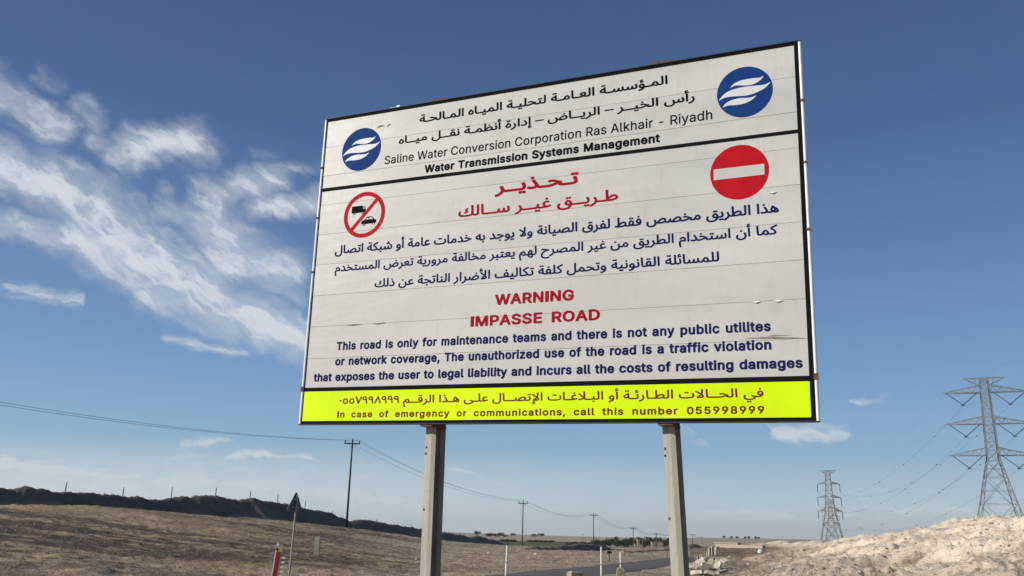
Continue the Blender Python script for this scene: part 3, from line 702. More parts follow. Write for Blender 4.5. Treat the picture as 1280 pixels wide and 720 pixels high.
a_ = math.radians(47); ca, sa = math.cos(a_), math.sin(a_); L_ = .262; h_ = .024
sheetpoly('prohibition_bar', [[(.72 + ca * s1 * L_ - sa * s2 * h_, 2.594 + sa * s1 * L_ + ca * s2 * h_) for s1, s2 in ((-1, -1), (1, -1), (1, 1), (-1, 1))]], -.0013, M_red, e)
k_ = .00105
def icon(name, loops, cx, cy):
    # screen-drawn outline with the board's slant taken out
    return sheetpoly(name, [[(cx + a * k_, cy + b * k_) for a, b in l] for l in loops], -.0010, M_blacktx, e)
def hole(cx, cy, r): return [(cx + r * math.cos(-2 * math.pi * i / 12), cy + r * math.sin(-2 * math.pi * i / 12)) for i in range(12)]
icon('truck_symbol', [[(-98, 48), (48, 48), (48, 36), (84, 34), (98, 0), (98, -38), (76, -40), (70, -56), (52, -58), (44, -40), (-42, -40), (-50, -56), (-68, -58), (-78, -40), (-98, -38)],
                      [(60, 24), (78, 24), (86, 4), (60, 4)][::-1], hole(-60, -42, 7), hole(60, -42, 7)], .632, 2.668)
icon('car_symbol', [[(-105, -36), (-104, -8), (-86, 6), (-58, 12), (-36, 40), (-14, 52), (28, 52), (56, 38), (76, 12), (98, 6), (106, -12), (102, -34), (86, -38), (78, -54), (58, -56), (48, -40), (-40, -40), (-50, -56), (-70, -58), (-80, -40)],
                    [(-42, 14), (-28, 34), (-6, 40), (-6, 14)][::-1], [(2, 14), (2, 40), (26, 40), (48, 30), (56, 14)][::-1], hole(-60, -42, 8), hole(66, -42, 8)], .792, 2.510)
TX = [('e1', 'R', .963, 5.055, 3.230, .112, M_blacktx, .012, .0), ('e2', 'B', 1.546, 4.48, 3.045, .103, M_blacktx, .03, .03),
      ('a1', 'A', 1.431, 4.572, 3.729, .108, M_blacktx, 0, 0), ('a2', 'A', 1.150, 4.870, 3.482, .104, M_blacktx, 0, 0),
      ('a3', 'H', 2.506, 3.544, 2.680, .165, M_redtx, 0, 0), ('a4', 'A', 2.039, 4.008, 2.430, .135, M_redtx, 0, 0),
      ('a5', 'A', .325, 5.704, 2.114, .112, M_navytx, 0, .0), ('a6', 'A', .347, 5.684, 1.883, .106, M_navytx, 0, 0), ('a7', 'A', .944, 5.091, 1.644, .108, M_navytx, 0, 0),
      ('r1', 'B', 2.562, 3.509, 1.326, .124, M_redtx, .03, 0), ('r2', 'B', 2.264, 3.810, 1.090, .122, M_redtx, .03, .12),
      ('b1', 'B', .464, 5.58, .886, .103, M_navytx, .035, .06), ('b2', 'B', .463, 5.578, .700, .102, M_navytx, .035, .06), ('b3', 'B', .167, 5.866, .511, .101, M_navytx, .03, .04),
      ('y1', 'A', .565, 5.49, .236, .092, M_browntx, 0, 0), ('y2', 'B', .55, 5.492, .072, .077, M_browntx, .07, .22)]
for key, fk, u0, u1, v0, h, m, trk, spc in TX:
    V, Fc = text_mesh(fk, LINES[key], u0, u1, v0, h, -.0018, trk, spc)
    mb = MB(); mb.add(V, Fc); bpart(mb, 'lettering', m, kind='stuff')

# ------------------------------------------------------------------ utility poles and wires on the left
M_pole = flat('dark weathered wood', (.045, .038, .033), .9, .15, .25, 3)
M_polel = flat('grey weathered wood', (.10, .088, .075), .9, .15, .25, 3)
M_ins = flat('brown porcelain', (.03, .02, .018), .4, .4, .1)
M_wire = flat('aluminium conductor', (.07, .07, .075), .6, .3, .1)
LINE_AZ = math.atan2(22, 65)
def utility_pole(x, y, z0, H_, label, m, group, arm=2.0, detail=True):
    o = empty('utility_pole', (x, y, z0), label, 'utility pole', group, 0)
    mb = MB(); mb.tube([(0, 0, -.6), (0, 0, H_ * .5), (0, 0, H_)], .15, 8, .10); mb.build('pole', m, o, smooth=True)
    mb = MB(); mb.box((-arm / 2, -.17, H_ - .55), (arm / 2, -.06, H_ - .40)); mb.build('crossarm', m, o)
    if detail:
        for s_ in (-1, 1):
            mb = MB(); mb.tube([(s_ * .55, -.10, H_ - .56), (0, -.08, H_ - 1.15)], .025, 4); mb.build('brace', m, o)
    for u in (-arm / 2 + .08, arm / 2 - .08):
        mb = MB()
        for k in range(3): mb.tube([(u, -.115, H_ - .40 + k * .12), (u, -.115, H_ - .31 + k * .12)], .10, 8, .055)
        mb.build('insulator', M_ins, o)
    mb = MB(); mb.tube([(0, 0, H_), (0, 0, H_ + .22)], .06, 6); mb.build('insulator', M_ins, o)
    return o
def zb(p): return hz(p.x, p.y)
GRP = 'utility poles crossing the plain in a line'
specs = [(441, 548, 116, 'nearest utility pole, tall and dark, rising behind the earth bank left of the billboard', M_pole),
         (654, 625, 185, 'grey utility pole seen between the billboard posts, left one of the two tall ones', M_polel),
         (742, 641, 246, 'grey utility pole between the billboard posts, just left of the dark tree belt', M_polel),
         (791.3, 658, 316, 'small far utility pole standing in front of the middle of the tree belt', M_polel),
         (820.5, 665.8, 369, 'small far utility pole just left of the right billboard post, by the low building', M_polel)]
tops = []
BZ = {2: -.5, 3: -1.6}
for i, (px, py, D, lab, m) in enumerate(specs):
    t_ = at(px, py, D); z0 = hz(t_.x, t_.y); H_ = t_.z - z0
    utility_pole(t_.x, t_.y, z0, H_ - .2, lab, m, GRP); tops.append((t_.x, t_.y, t_.z - .2))
for px, py, D, lab in ((865.5, 667.5, 520, 'tiny distant utility pole right of the right billboard post'), (877.5, 671, 640, 'tiniest distant utility pole on the horizon right of the billboard'),
                       (728.6, 667, 700, 'faint distant utility pole left of the tree belt')):
    t_ = at(px, py, D); z0 = hz(t_.x, t_.y); utility_pole(t_.x, t_.y, z0, t_.z - z0, lab, M_polel, GRP, 3.2, False)
    if px > 800: tops.append((t_.x, t_.y, t_.z))
t0 = Vector(tops[0]); t1 = Vector(tops[1]); prev = t0 - (t1 - t0) * 1.25
zz = hz(prev.x, prev.y); a_ = at(0, 497, prev.y) if False else None
# the wires leave the frame on the left: their next pole stands outside it
w_edge = at(0, 498.5, 75); prev = Vector((w_edge.x * 1.28, 62, 0)); dd = (w_edge - t0); prev = t0 + dd * ((prev.y - t0.y) / dd.y); prev.z += .6
utility_pole(prev.x, prev.y, hz(prev.x, prev.y), prev.z - hz(prev.x, prev.y), 'utility pole carrying the two wires beyond the left edge of the view', M_pole, GRP)
chain = [tuple(prev)] + tops
def catenary(a, b, sag, n=24):
    return [(a[0] + (b[0] - a[0]) * i / n, a[1] + (b[1] - a[1]) * i / n, a[2] + (b[2] - a[2]) * i / n - sag * 4 * (i / n) * (1 - i / n)) for i in range(n + 1)]
for k, (off, lab) in enumerate(((-.92, 'outer wire of the utility line sagging from pole to pole across the left sky'), (.92, 'inner wire of the utility line sagging beside its twin across the left sky'), (0, 'middle wire of the utility line running over the pole tops'))):
    mb = MB(); P = []
    for i in range(len(chain) - 1):
        a, b = chain[i], chain[i + 1]
        if k == 2 and i == 0: continue
        a = (a[0] + off, a[1] - .1, a[2] - (.05 if off else -.2)); b = (b[0] + off, b[1] - .1, b[2] - (.05 if off else -.2))
        mb.tube(catenary(a, b, (1.1 if i == 0 else 1.7 if i < 4 else 1.2)), (.019 if i == 0 else .010 + .004 * i), 4)
    o = mb.build('overhead_wire', M_wire); tag(o, lab, 'wire', 'wires strung between the utility poles')

# ------------------------------------------------------------------ fence stakes on the earth bank
stake = None
M_stake = flat('grey steel stake', (.13, .12, .11), .8, .2, .2, 8)
SP = [(83.7, 602.5, 75, 'first'), (155.5, 608.7, 81, 'second'), (215.8, 608.4, 88, 'third'), (270.7, 609.5, 94, 'fourth'), (313, 613.8, 98, 'fifth'), (348, 618, 104, 'sixth'), (381.7, 625.5, 110, 'seventh'),
      (415.5, 638, 117, 'eighth'), (470, 649, 130, 'ninth'), (514, 656, 143, 'tenth')]
for i, (px, py, D, o_) in enumerate(SP):
    t_ = at(px, py, D); z0 = hz(t_.x, t_.y)
    if stake is None:
        mb = MB(); mb.box((-.035, -.035, -1.4), (.035, .035, 1.2)); mb.tube([(0, 0, 1.2), (.03, 0, 1.42)], .045, 5, .03); stake = mb.build('fence_stake', M_stake); s_ = stake
    else: s_ = stake.copy(); COL.objects.link(s_)
    s_.location = (t_.x, t_.y, t_.z - 1.42); s_.rotation_euler = (random.uniform(-.03, .03), random.uniform(-.03, .05), random.random())
    tag(s_, 'thin grey fence stake on the earth bank, %s from the left' % o_, 'fence stake', 'fence stakes along the earth bank')

# ------------------------------------------------------------------ lattice towers
def beam(mb, p, q, w):
    p = Vector(p); q = Vector(q); d = (q - p).normalized(); r_ = Vector((0, 0, 1)) if abs(d.z) < .9 else Vector((1, 0, 0))
    a = d.cross(r_).normalized() * w / 2; b = d.cross(a).normalized() * w / 2
    mb.add([p + a + b, p - a + b, p - a - b, p + a - b, q + a + b, q - a + b, q - a - b, q + a - b], [(0, 1, 5, 4), (1, 2, 6, 5), (2, 3, 7, 6), (3, 0, 4, 7), (3, 2, 1, 0), (4, 5, 6, 7)])
def tower(loc, rz, Ht, arms, half, body, peak, vstr, mw, label, kick):
    """body: list of (height, half width); arms: heights; half: arm half lengths"""
    T = empty('transmission_tower', loc, label, 'pylon', 'steel lattice pylons of the high voltage line', rz)
    hs = [b[0] for b in body]
    def hw(z): return float(np.interp(z, hs, [b[1] for b in body]))
    for sx in (-1, 1):
        for sy in (-1, 1):
            mb = MB()
            for (z0, w0), (z1, w1) in zip(body[:-1], body[1:]): beam(mb, (sx * w0, sy * w0, z0), (sx * w1, sy * w1, z1), mw * 1.35)
            mb.build('leg', M_galv, T)
    lv = [0.0]
    while lv[-1] < Ht - .4:
        lv.append(min(Ht, lv[-1] + max(1.5, hw(lv[-1]) * 1.75)))
    mb = MB(); c = [(-1, -1), (1, -1), (1, 1), (-1, 1)]
    for z0, z1 in zip(lv[:-1], lv[1:]):
        w0, w1 = hw(z0), hw(z1)
        for i in range(4):
            a, b = c[i], c[(i + 1) % 4]
            beam(mb, (a[0] * w0, a[1] * w0, z0), (b[0] * w1, b[1] * w1, z1), mw * .62); beam(mb, (b[0] * w0, b[1] * w0, z0), (a[0] * w1, a[1] * w1, z1), mw * .62)
            beam(mb, (a[0] * w1, a[1] * w1, z1), (b[0] * w1, b[1] * w1, z1), mw * .55)
            if w0 > 2:
                zm = (z0 + z1) / 2; wm = (w0 + w1) / 2
                beam(mb, (a[0] * wm, a[1] * wm, zm), ((a[0] + b[0]) / 2 * wm, (a[1] + b[1]) / 2 * wm, zm), mw * .45); beam(mb, (b[0] * wm, b[1] * wm, zm), ((a[0] + b[0]) / 2 * wm, (a[1] + b[1]) / 2 * wm, zm), mw * .45)
                beam(mb, (a[0] * w0, a[1] * w0, z0), (a[0] * wm * .5 + b[0] * wm * .5 - (b[0] - a[0]) * .25 * wm, a[1] * wm * .5 + b[1] * wm * .5 - (b[1] - a[1]) * .25 * wm, (z0 + zm) / 2 + (zm - z0) * .0), mw * .4)
    mb.build('bracing', M_galv, T, kind='stuff')
    att = []
    for z, L in zip(arms, half):
        for s_ in (-1, 1):
            w = hw(z); tip = (s_ * L, 0, z); mb = MB(); rise = L * .19
            for sy in (-1, 1):
                beam(mb, (s_ * w, sy * w, z), tip, mw); beam(mb, (s_ * w, sy * w, z + rise), tip, mw * .8)
                N = 5
                for k in range(1, N):
                    f0 = k / N; f1 = (k - .5) / N
                    lo = (s_ * (w + (L - w) * f0), sy * w * (1 - f0), z); hi = (s_ * (w + (L - w) * f1), sy * w * (1 - f1), z + rise * (1 - f1)); lo2 = (s_ * (w + (L - w) * (k - 1) / N), sy * w * (1 - (k - 1) / N), z)
                    beam(mb, lo, hi, mw * .45); beam(mb, lo2, hi, mw * .45)
                    if sy == 1: beam(mb, lo, (lo[0], -lo[1], z), mw * .4)
            mb.build('crossarm', M_galv, T)
            if vstr:
                u = s_ * (w + (L - w) * .49); zb_ = z - L * .31
                for q in (s_ * (w + (L - w) * .09), s_ * (w + (L - w) * .90)):
                    mb = MB(); n = 14
                    for k in range(n):
                        a = Vector((q, 0, z)).lerp(Vector((u, 0, zb_)), (k + .1) / n); b = Vector((q, 0, z)).lerp(Vector((u, 0, zb_)), (k + .9) / n); mb.tube([a, b], .13, 6, .07)
                    mb.build('insulator_string', M_ins, T)
                mb = MB(); mb.box((u - .45, -.08, zb_ - .22), (u + .45, .08, zb_ - .02)); mb.build('conductor_clamp', M_dark, T)
                att.append(Vector((u, 0, zb_ - .2)))
            else:
                mb = MB(); zz2 = z - 4.6
                for k in range(12): mb.tube([(s_ * L, 0, z - .1 - k * .37), (s_ * L, 0, z - .42 - k * .37)], .22, 6, .12)
                mb.build('insulator_string', M_ins, T); att.append(Vector((s_ * L, 0, zz2)))
    w = hw(Ht)
    for s_ in (-1, 1):
        mb = MB()
        for sy in (-1, 1):
            beam(mb, (s_ * w, sy * w, Ht), (s_ * peak, 0, Ht), mw * .8); beam(mb, (s_ * w, sy * w, Ht - peak * .42), (s_ * peak, 0, Ht), mw * .7)
            beam(mb, (s_ * (w + (peak - w) * .4), sy * w * .6, Ht), (s_ * (w + (peak - w) * .25), sy * w * .7, Ht - peak * .42 * .72), mw * .4)
        att.append(Vector((s_ * peak, 0, Ht))); mb.build('peak_arm', M_galv, T)
    bpy.context.view_layer.update(); return [T.matrix_world @ a for a in att], T
D1, D2 = 215.0, 505.0
top1 = at(1229.3, 472.5, D1); b1 = Vector((top1.x, top1.y, hz(top1.x, top1.y))); H1 = top1.z - b1.z
top2 = at(1034.3, 588.3, D2); b2 = Vector((top2.x, top2.y, hz(top2.x, top2.y))); H2 = top2.z - b2.z
lineaz = math.atan2(top2.x - top1.x, top2.y - top1.y)
def hfor(px, py, D): return at(px, py, D).z
z1 = [hfor(1232.5, 490.5, D1) - b1.z, hfor(1235.5, 529.8, D1) - b1.z, hfor(1240, 569.3, D1) - b1.z]
z2 = [hfor(1035, 604.8, D2) - b2.z, hfor(1036, 621.8, D2) - b2.z, hfor(1037.5, 638.8, D2) - b2.z]
zk = z1[2] - .6
att1, T1 = tower(b1, -math.radians(20), H1, z1, [9.6, 9.6, 9.6], [(0, 6.6), (zk * .45, 3.9), (zk, 1.25), (z1[0], .95), (H1, .85)], 4.5, True, .17, 'big steel lattice pylon at the right edge with V shaped insulator strings', 0)
zk2 = z2[2] - 1
att2, T2 = tower(b2, -math.radians(16), H2, z2, [5.9, 6.1, 6.3], [(0, 6.4), (zk2, 2.7), (z2[1], 1.9), (H2, 1.1)], 4.2, False, .27, 'smaller distant steel lattice pylon rising behind the end of the sand heap', 0)
D3 = 875.0; top3 = at(1037, 626, D3); b3 = Vector((top3.x, top3.y, hz(top3.x, top3.y))); H3 = top3.z - b3.z
z3 = [hfor(1037, 635.5, D3) - b3.z, hfor(1038, 645, D3) - b3.z, hfor(1039, 654.5, D3) - b3.z]
tower(b3, -math.radians(16), H3, z3, [7.5, 7.7, 7.9], [(0, 6.4), (z3[2] - 1, 2.7), (z3[1], 1.9), (H3, 1.1)], 4.2, False, .30, 'farthest steel lattice pylon, lined up just behind the smaller one', 0)
NAMES = ['upper left', 'upper right', 'middle left', 'middle right', 'lower left', 'lower right', 'left top', 'right top']
ld = (att2[0] - att1[0]).normalized()
M_cable = flat('far conductor cable', (.16, .165, .175), .6, .3, .1)
for i, (a, b) in enumerate(zip(att1, att2)):
    cb_ = i < 6; r_ = .022 if cb_ else .014
    mb = MB(); L = (b - a).length
    mb.tube(catenary(a, b, 9.5 if cb_ else 6.5, 40), r_, 4, r_ * 1.3)
    back = a - (b - a).normalized() * 190; back.z = a.z + 2; mb.tube(catenary(back, a, 5, 24), r_, 4)
    c_ = mb.build('power_cable', M_cable); tag(c_, 'cable slung from the %s arm of the big pylon to the small pylon' % NAMES[i], 'power cable', 'cables between the pylons')
    if cb_:
        for k in range(1, 7):
            f_ = k / 7 - .04; p = a.lerp(b, f_); p.z -= 9.5 * 4 * f_ * (1 - f_)
            mb = MB(); mb.box((p.x - .18, p.y - .08, p.z - .16), (p.x + .18, p.y + .08, p.z + .12)); mb.build('cable_spacer', M_cable, c_)

# ------------------------------------------------------------------ roadside things
def upright(px, py, D, **k): return at(px, py, D)
# triangular road sign seen from behind at a slant
tp = at(370.6, 615.5, 28); z0 = hz(tp.x, tp.y)
sg = empty('triangular_road_sign', (tp.x, tp.y, z0), 'triangular road sign seen edge on from behind, on a thin grey post at the left', 'road sign', None, math.radians(59))
Hs = tp.z - z0
mb = MB(); mb.tube([(0, 0, -.2), (0, 0, Hs - .08)], .030, 8); pst = mb.build('post', M_galvd, sg); 
mb = MB(); R_ = .36
P = []
for k in range(3):
    a = math.pi / 2 + k * 2 * math.pi / 3
    for j in range(-3, 4): P.append((math.cos(a + j * .035) * R_ * (1 - abs(j) * .008), math.sin(a + j * .035) * R_ * (1 - abs(j) * .008)))
n = len(P); mb.add([(x, .045, Hs - .36 + z) for x, z in P] + [(x, .060, Hs - .36 + z) for x, z in P], [tuple(range(n)), tuple(range(n, 2 * n))[::-1]] + [(i, (i + 1) % n, n + (i + 1) % n, n + i) for i in range(n)])
mb.build('sign_plate', flat('grey sign back', (.10, .105, .11), .6, .4, .1), sg)
for z in (-.45, -.2):
    mb = MB(); mb.box((-.14, .028, Hs + z - .02), (.14, .044, Hs + z + .02)); mb.build('clamp', M_galvd, sg)
sg.rotation_euler = (math.radians(-.0), math.radians(1.2), math.radians(59))
# red and white delineator with a lamp
tp = at(351.5, 680, 27.5); z0 = hz(tp.x, tp.y); Hd = tp.z - z0
dl = empty('red_white_delineator', (tp.x - .12, tp.y, z0), 'leaning red and white plastic delineator with a yellow warning lamp beside the triangular sign', 'delineator')
M_plr = flat('faded red plastic', (.22, .018, .018), .7, .3, .15, 8); M_plw = flat('pale pink plastic', (.72, .60, .55), .5, .3, .1)
mb = MB(); mb.box((-.05, -.03, -.1), (.07, .03, Hd - .22)); d1 = mb.build('panel', M_plr, dl)
mb = MB(); mb.box((-.085, -.034, -.1), (-.052, .034, Hd - .17)); mb.build('edge_profile', M_plw, dl)
for k in range(5):
    mb = MB(); mb.box((.075, -.012, Hd - .40 - k * .13), (.23, .012, Hd - .35 - k * .13)); mb.build('mesh_bar', M_plw, dl)
M_lamp = flat('yellow lamp housing', (.34, .31, .13), .6, .4, .1)
mb = MB(); mb.box((-.04, -.04, Hd - .22), (.13, .04, Hd - .04)); mb.tube([(-.02, 0, Hd - .04), (-.02, 0, Hd + .03)], .045, 8); lp = mb.build('warning_lamp', M_lamp, dl, kind='stuff')
mb = MB(); mb.tube([(-.03, -.05, Hd - .02), (-.03, -.042, Hd - .02)], .035, 10); mb.build('lens', M_trim, lp)
mb = MB(); mb.tube([(-.03, -.048, Hd - .16), (-.03, -.042, Hd - .16)], .035, 10); mb.build('switch_plate', M_black, lp)
dl.rotation_euler = (0, math.radians(4.5), 0)
tp = at(348.5, 687, 27.6); z0 = hz(tp.x, tp.y)
mb = MB(); mb.box((-.018, -.018, -.1), (.018, .018, tp.z - z0)); mb.tube([(0, 0, tp.z - z0), (0, 0, tp.z - z0 + .07)], .035, 8)
o = mb.build('survey_stake', flat('pale yellow painted wood', (.50, .42, .25), .8, .2, .2)); o.location = (tp.x, tp.y, z0); o.rotation_euler = (0, math.radians(5), 0)
tag(o, 'thin pale survey stake with a rounded head left of the red delineator', 'stake')
# stub
tp = at(397, 671, 46); z0 = hz(tp.x, tp.y)
mb = MB(); mb.add([(-.13, -.10, -.2), (.13, -.10, -.2), (.13, .10, -.2), (-.13, .10, -.2), (-.11, -.08, tp.z - z0), (.12, -.08, tp.z - z0 + .04), (.12, .08, tp.z - z0 + .03), (-.11, .08, tp.z - z0)], [(3, 2, 1, 0), (4, 5, 6, 7), (0, 1, 5, 4), (1, 2, 6, 5), (2, 3, 7, 6), (3, 0, 4, 7)])
M_conc = flat('weathered concrete', (.36, .32, .27), .95, .15, .25, 6, bump=.5)
o = mb.build('concrete_stub', M_conc); o.location = (tp.x, tp.y, z0); tag(o, 'short square concrete stub on the brown slope right of the triangular sign', 'concrete stub')
# white pipe markers
M_wpipe = flat('white painted pipe', (.70, .67, .60), .6, .3, .15, 10)
for px, py, D, r_, lab, lean in ((633.2, 681.8, 33, .042, 'white pipe marker left of the road, close to the left billboard post', -2), (751.6, 685, 33, .036, 'white pipe marker in front of the road, left of the concrete footed one', 0)):
    tp = at(px, py, D); z0 = hz(tp.x, tp.y); h_ = tp.z - z0
    o = empty('pipe_marker', (tp.x, tp.y, z0), lab, 'marker post', 'white pipe markers beside the road')
    mb = MB(); mb.tube([(0, 0, -.2), (0, 0, h_ * .45)], r_, 8); mb.tube([(0, 0, h_ * .45 + .03), (0, 0, h_)], r_, 8); mb.build('pipe', M_wpipe, o, kind='stuff')
    mb = MB(); mb.tube([(0, 0, h_ * .45), (0, 0, h_ * .45 + .03)], r_ * .96, 8); mb.build('band', M_rust, o)
    mb = MB(); mb.tube([(0, 0, h_), (0, 0, h_ + .04)], r_ * 1.05, 8, r_ * .6); mb.build('cap', M_dark if px < 700 else M_wpipe, o)
    o.rotation_euler = (0, math.radians(-lean * .8), 0)
tp = at(775.6, 690, 33.5); z0 = hz(tp.x, tp.y); h_ = tp.z - z0
o = empty('pipe_marker', (tp.x, tp.y, z0), 'white pipe marker set in a yellowish concrete footing beside the road', 'marker post', 'white pipe markers beside the road')
mb = MB(); mb.tube([(0, 0, .2), (0, 0, h_ - .30)], .030, 8); mb.tube([(0, 0, h_ - .30), (0, 0, h_)], .036, 8); mb.build('pipe', M_wpipe, o)
mb = MB(); mb.tube([(0, 0, h_ - .42), (0, 0, h_ - .385)], .038, 8); mb.build('band', M_rust, o)
M_foot = flat('yellow stained concrete', (.29, .255, .17), .95, .15, .35, 8, bump=.5)
mb = MB(); mb.add([(-.16, -.14, -.2), (.16, -.14, -.2), (.16, .14, -.2), (-.16, .14, -.2), (-.13, -.11, h_ - .60), (.13, -.11, h_ - .62), (.13, .11, h_ - .62), (-.13, .11, h_ - .60), (-.09, -.07, h_ - .54), (.09, -.07, h_ - .55), (.09, .07, h_ - .55), (-.09, .07, h_ - .54)],
                  [(3, 2, 1, 0), (8, 9, 10, 11)] + [q for b in (0, 4) for q in ((b, b + 1, b + 5, b + 4), (b + 1, b + 2, b + 6, b + 5), (b + 2, b + 3, b + 7, b + 6), (b + 3, b, b + 4, b + 7))])
mb.build('footing', M_foot, o)
# concrete block by the road
tp = at(718.5, 714, 31.5); z0 = hz(tp.x, tp.y); h_ = tp.z - z0
mb = MB(); w = .21; mb.add([(-w, -.2, -.2), (w, -.2, -.2), (w, .2, -.2), (-w, .2, -.2), (-w, -.2, h_ - .05), (w, -.2, h_ - .05), (w, .2, h_ - .05), (-w, .2, h_ - .05), (-w + .04, -.16, h_), (w - .04, -.16, h_ - .01), (w - .04, .16, h_ - .01), (-w + .04, .16, h_)],
                  [(3, 2, 1, 0), (8, 9, 10, 11)] + [q for b in (0, 4) for q in ((b, b + 1, b + 5, b + 4), (b + 1, b + 2, b + 6, b + 5), (b + 2, b + 3, b + 7, b + 6), (b + 3, b, b + 4, b + 7))])
o = mb.build('concrete_block', M_foot); o.location = (tp.x, tp.y, z0); o.rotation_euler = (0, 0, .35); tag(o, 'squat yellowish concrete block at the near edge of the road', 'concrete block')
# small dark sign beyond the road
tp = at(761.5, 688.8, 62); z0 = hz(tp.x, tp.y); h_ = tp.z - z0
o = empty('small_road_sign', (tp.x, tp.y, z0), 'tiny dark road sign on a post across the road, behind the white pipes', 'road sign', None, .3)
mb = MB(); mb.tube([(0, 0, -.1), (0, 0, h_)], .03, 6); mb.build('post', M_dark, o)
mb = MB(); mb.box((-.16, -.05, h_ - .16), (.16, -.03, h_)); mb.build('sign_plate', M_dark, o)
for px, py, D, lab in ((780.8, 687, 80, 'thin dark post beyond the road, left of another of its kind'), (833.5, 683, 82, 'thin dark post beyond the road, near the right billboard post')):
    tp = at(px, py, D); z0 = hz(tp.x, tp.y)
    mb = MB(); mb.box((-.03, -.03, -.1), (.03, .03, tp.z - z0)); o = mb.build('marker_post', M_stake); o.location = (tp.x, tp.y, z0); tag(o, lab, 'marker post')
tp = at(803.5, 676, 110); z0 = hz(tp.x, tp.y); mb = MB(); mb.tube([(0, 0, -.1), (0, 0, tp.z - z0)], .05, 5); o = mb.build('marker_post', M_stake); o.location = (tp.x, tp.y, z0); tag(o, 'thin pole standing between the far utility poles and the road bend', 'marker post')

# ------------------------------------------------------------------ fence of short concrete posts and rubble, right of the road
GF = 'short concrete posts of the broken fence'
FP = [(869.5, 693.5, 70, .10), (872, 694.5, 72, .10), (875, 692.5, 76, .11), (877.5, 692.5, 79, .11), (881, 689.5, 84, .13), (883.5, 690, 87, .13), (886.5, 684.5, 92, .26), (890, 682.5, 96, .32), (894.5, 683.5, 99, .36), (897.8, 682.5, 103, .22)]
OR = ['first', 'second', 'third', 'fourth', 'fifth', 'sixth', 'seventh', 'eighth', 'ninth', 'last']
for i, (px, py, D, w) in enumerate(FP):
    tp = at(px, py, D); z0 = hz(tp.x, tp.y); h_ = max(.35, tp.z - z0); q = w * .4
    mb = MB(); mb.add([(-w/2, -q, -.3), (w/2, -q, -.3), (w/2, q, -.3), (-w/2, q, -.3), (-w/2, -q, h_ - .05), (w/2, -q, h_), (w/2, q, h_), (-w/2, q, h_ - .05)], [(3, 2, 1, 0), (4, 5, 6, 7), (0, 1, 5, 4), (1, 2, 6, 5), (2, 3, 7, 6), (3, 0, 4, 7)])
    o = mb.build('concrete_fence_post', M_conc); o.location = (tp.x, tp.y, z0); o.rotation_euler = (random.uniform(-.06, .06), random.uniform(-.08, .08), random.random())
    tag(o, '%s concrete post from the left in the broken fence right of the road' % OR[i], 'fence post', GF)
def rock_mesh(seed, n=1):
    rnd = random.Random(seed); bm = bmesh.new(); bmesh.ops.create_icosphere(bm, subdivisions=n, radius=1)
    s = [rnd.uniform(.6, 1.1) for _ in range(3)]
    for v in bm.verts: v.co = Vector((v.co.x * s[0], v.co.y * s[1], v.co.z * s[2] * .8)) * rnd.uniform(.75, 1.15)
    me = bpy.data.meshes.new('rock'); bm.to_mesh(me); bm.free(); return me
M_stone = flat('pale limestone', (.56, .50, .41), .95, .15, .2, 2, bump=.4)
M_stoned = flat('dark stone', (.19, .155, .125), .95, .15, .3, 3, bump=.4)
RM = [rock_mesh(i, 2) for i in range(3)]
for k in RM: k.materials.append(M_stone)
RMd = [rock_mesh(i + 20, 2) for i in range(2)]
for k in RMd: k.materials.append(M_stoned)
M_whitew = flat('whitewashed stone', (.80, .78, .72), .9, .2, .1)
wb = rock_mesh(50, 2); wb.materials.append(M_whitew)
tp = gz(950.5, 690.5); 
o = link('boulder', wb, None); tp = at(950.5, 688, 118); o.location = (tp.x, tp.y, hz(tp.x, tp.y) + .25); o.scale = (.40, .4, .50); tag(o, 'bright white boulder at the far foot of the sand heap', 'boulder')
# broken slabs of the rubble pile
SL = [(868, 709, .5, .3, .09), (876, 705, .6, .35, .10), (883, 709, .5, .3, .08), (890, 703, .45, .3, .09), (897, 709, .6, .3, .10), (872, 715, .5, .4, .10), (886, 716, .7, .35, .09), (905, 706, .35, .25, .09), (880, 698, .4, .3, .1), (902, 714, .45, .3, .08)]
WH = ['lowest left', 'upper left', 'middle', 'upper right', 'right', 'nearest left', 'nearest middle', 'small far right', 'topmost', 'nearest right']
for i, (px, py, a, b, c) in enumerate(SL):
    tp = gz(px, py, .25); rnd = random.Random(i); mb = MB(); a *= .62; b *= .62; c *= .8
    P = [(-a, -b), (a * .2, -b * 1.1), (a, -b * .6), (a * .85, b * .7), (-a * .1, b), (-a * .95, b * .55)]; n = len(P)
    mb.add([(x, y, -c) for x, y in P] + [(x * .97, y * .97, c) for x, y in P], [tuple(range(n))[::-1], tuple(range(n, 2 * n))] + [(k, (k + 1) % n, n + (k + 1) % n, n + k) for k in range(n)])
    o = mb.build('broken_slab', M_stone if i % 3 else M_conc); o.location = (tp.x, tp.y, hz(tp.x, tp.y) + .12); o.rotation_euler = (rnd.uniform(-.5, .5), rnd.uniform(-.6, .4), rnd.uniform(0, 3))
    tag(o, '%s broken concrete slab in the rubble beside the right billboard post' % WH[i], 'broken slab', 'broken slabs of the rubble pile')
# long low concrete culvert
a = at(896, 684.5, 190); b = at(966, 684.5, 175); z0 = hz(a.x, a.y)
cv_ = empty('culvert_wall', ((a.x + b.x) / 2, (a.y + b.y) / 2, hz((a.x + b.x) / 2, (a.y + b.y) / 2)), 'long low concrete culvert wall across the track before the horizon', 'low wall', None, math.atan2(b.y - a.y, b.x - a.x))
L = (b - a).length / 2
mb = MB(); mb.box((-L, -.35, -.6), (-L * .15, .35, .75)); mb.build('wall', M_conc, cv_)
mb = MB(); mb.box((-L * .15, -.35, -.6), (L * .7, .35, .55)); mb.build('wall', M_conc, cv_)
mb = MB(); mb.box((-L - .3, -.5, .75), (-L * .14, .5, .95)); mb.build('coping', M_conc, cv_)

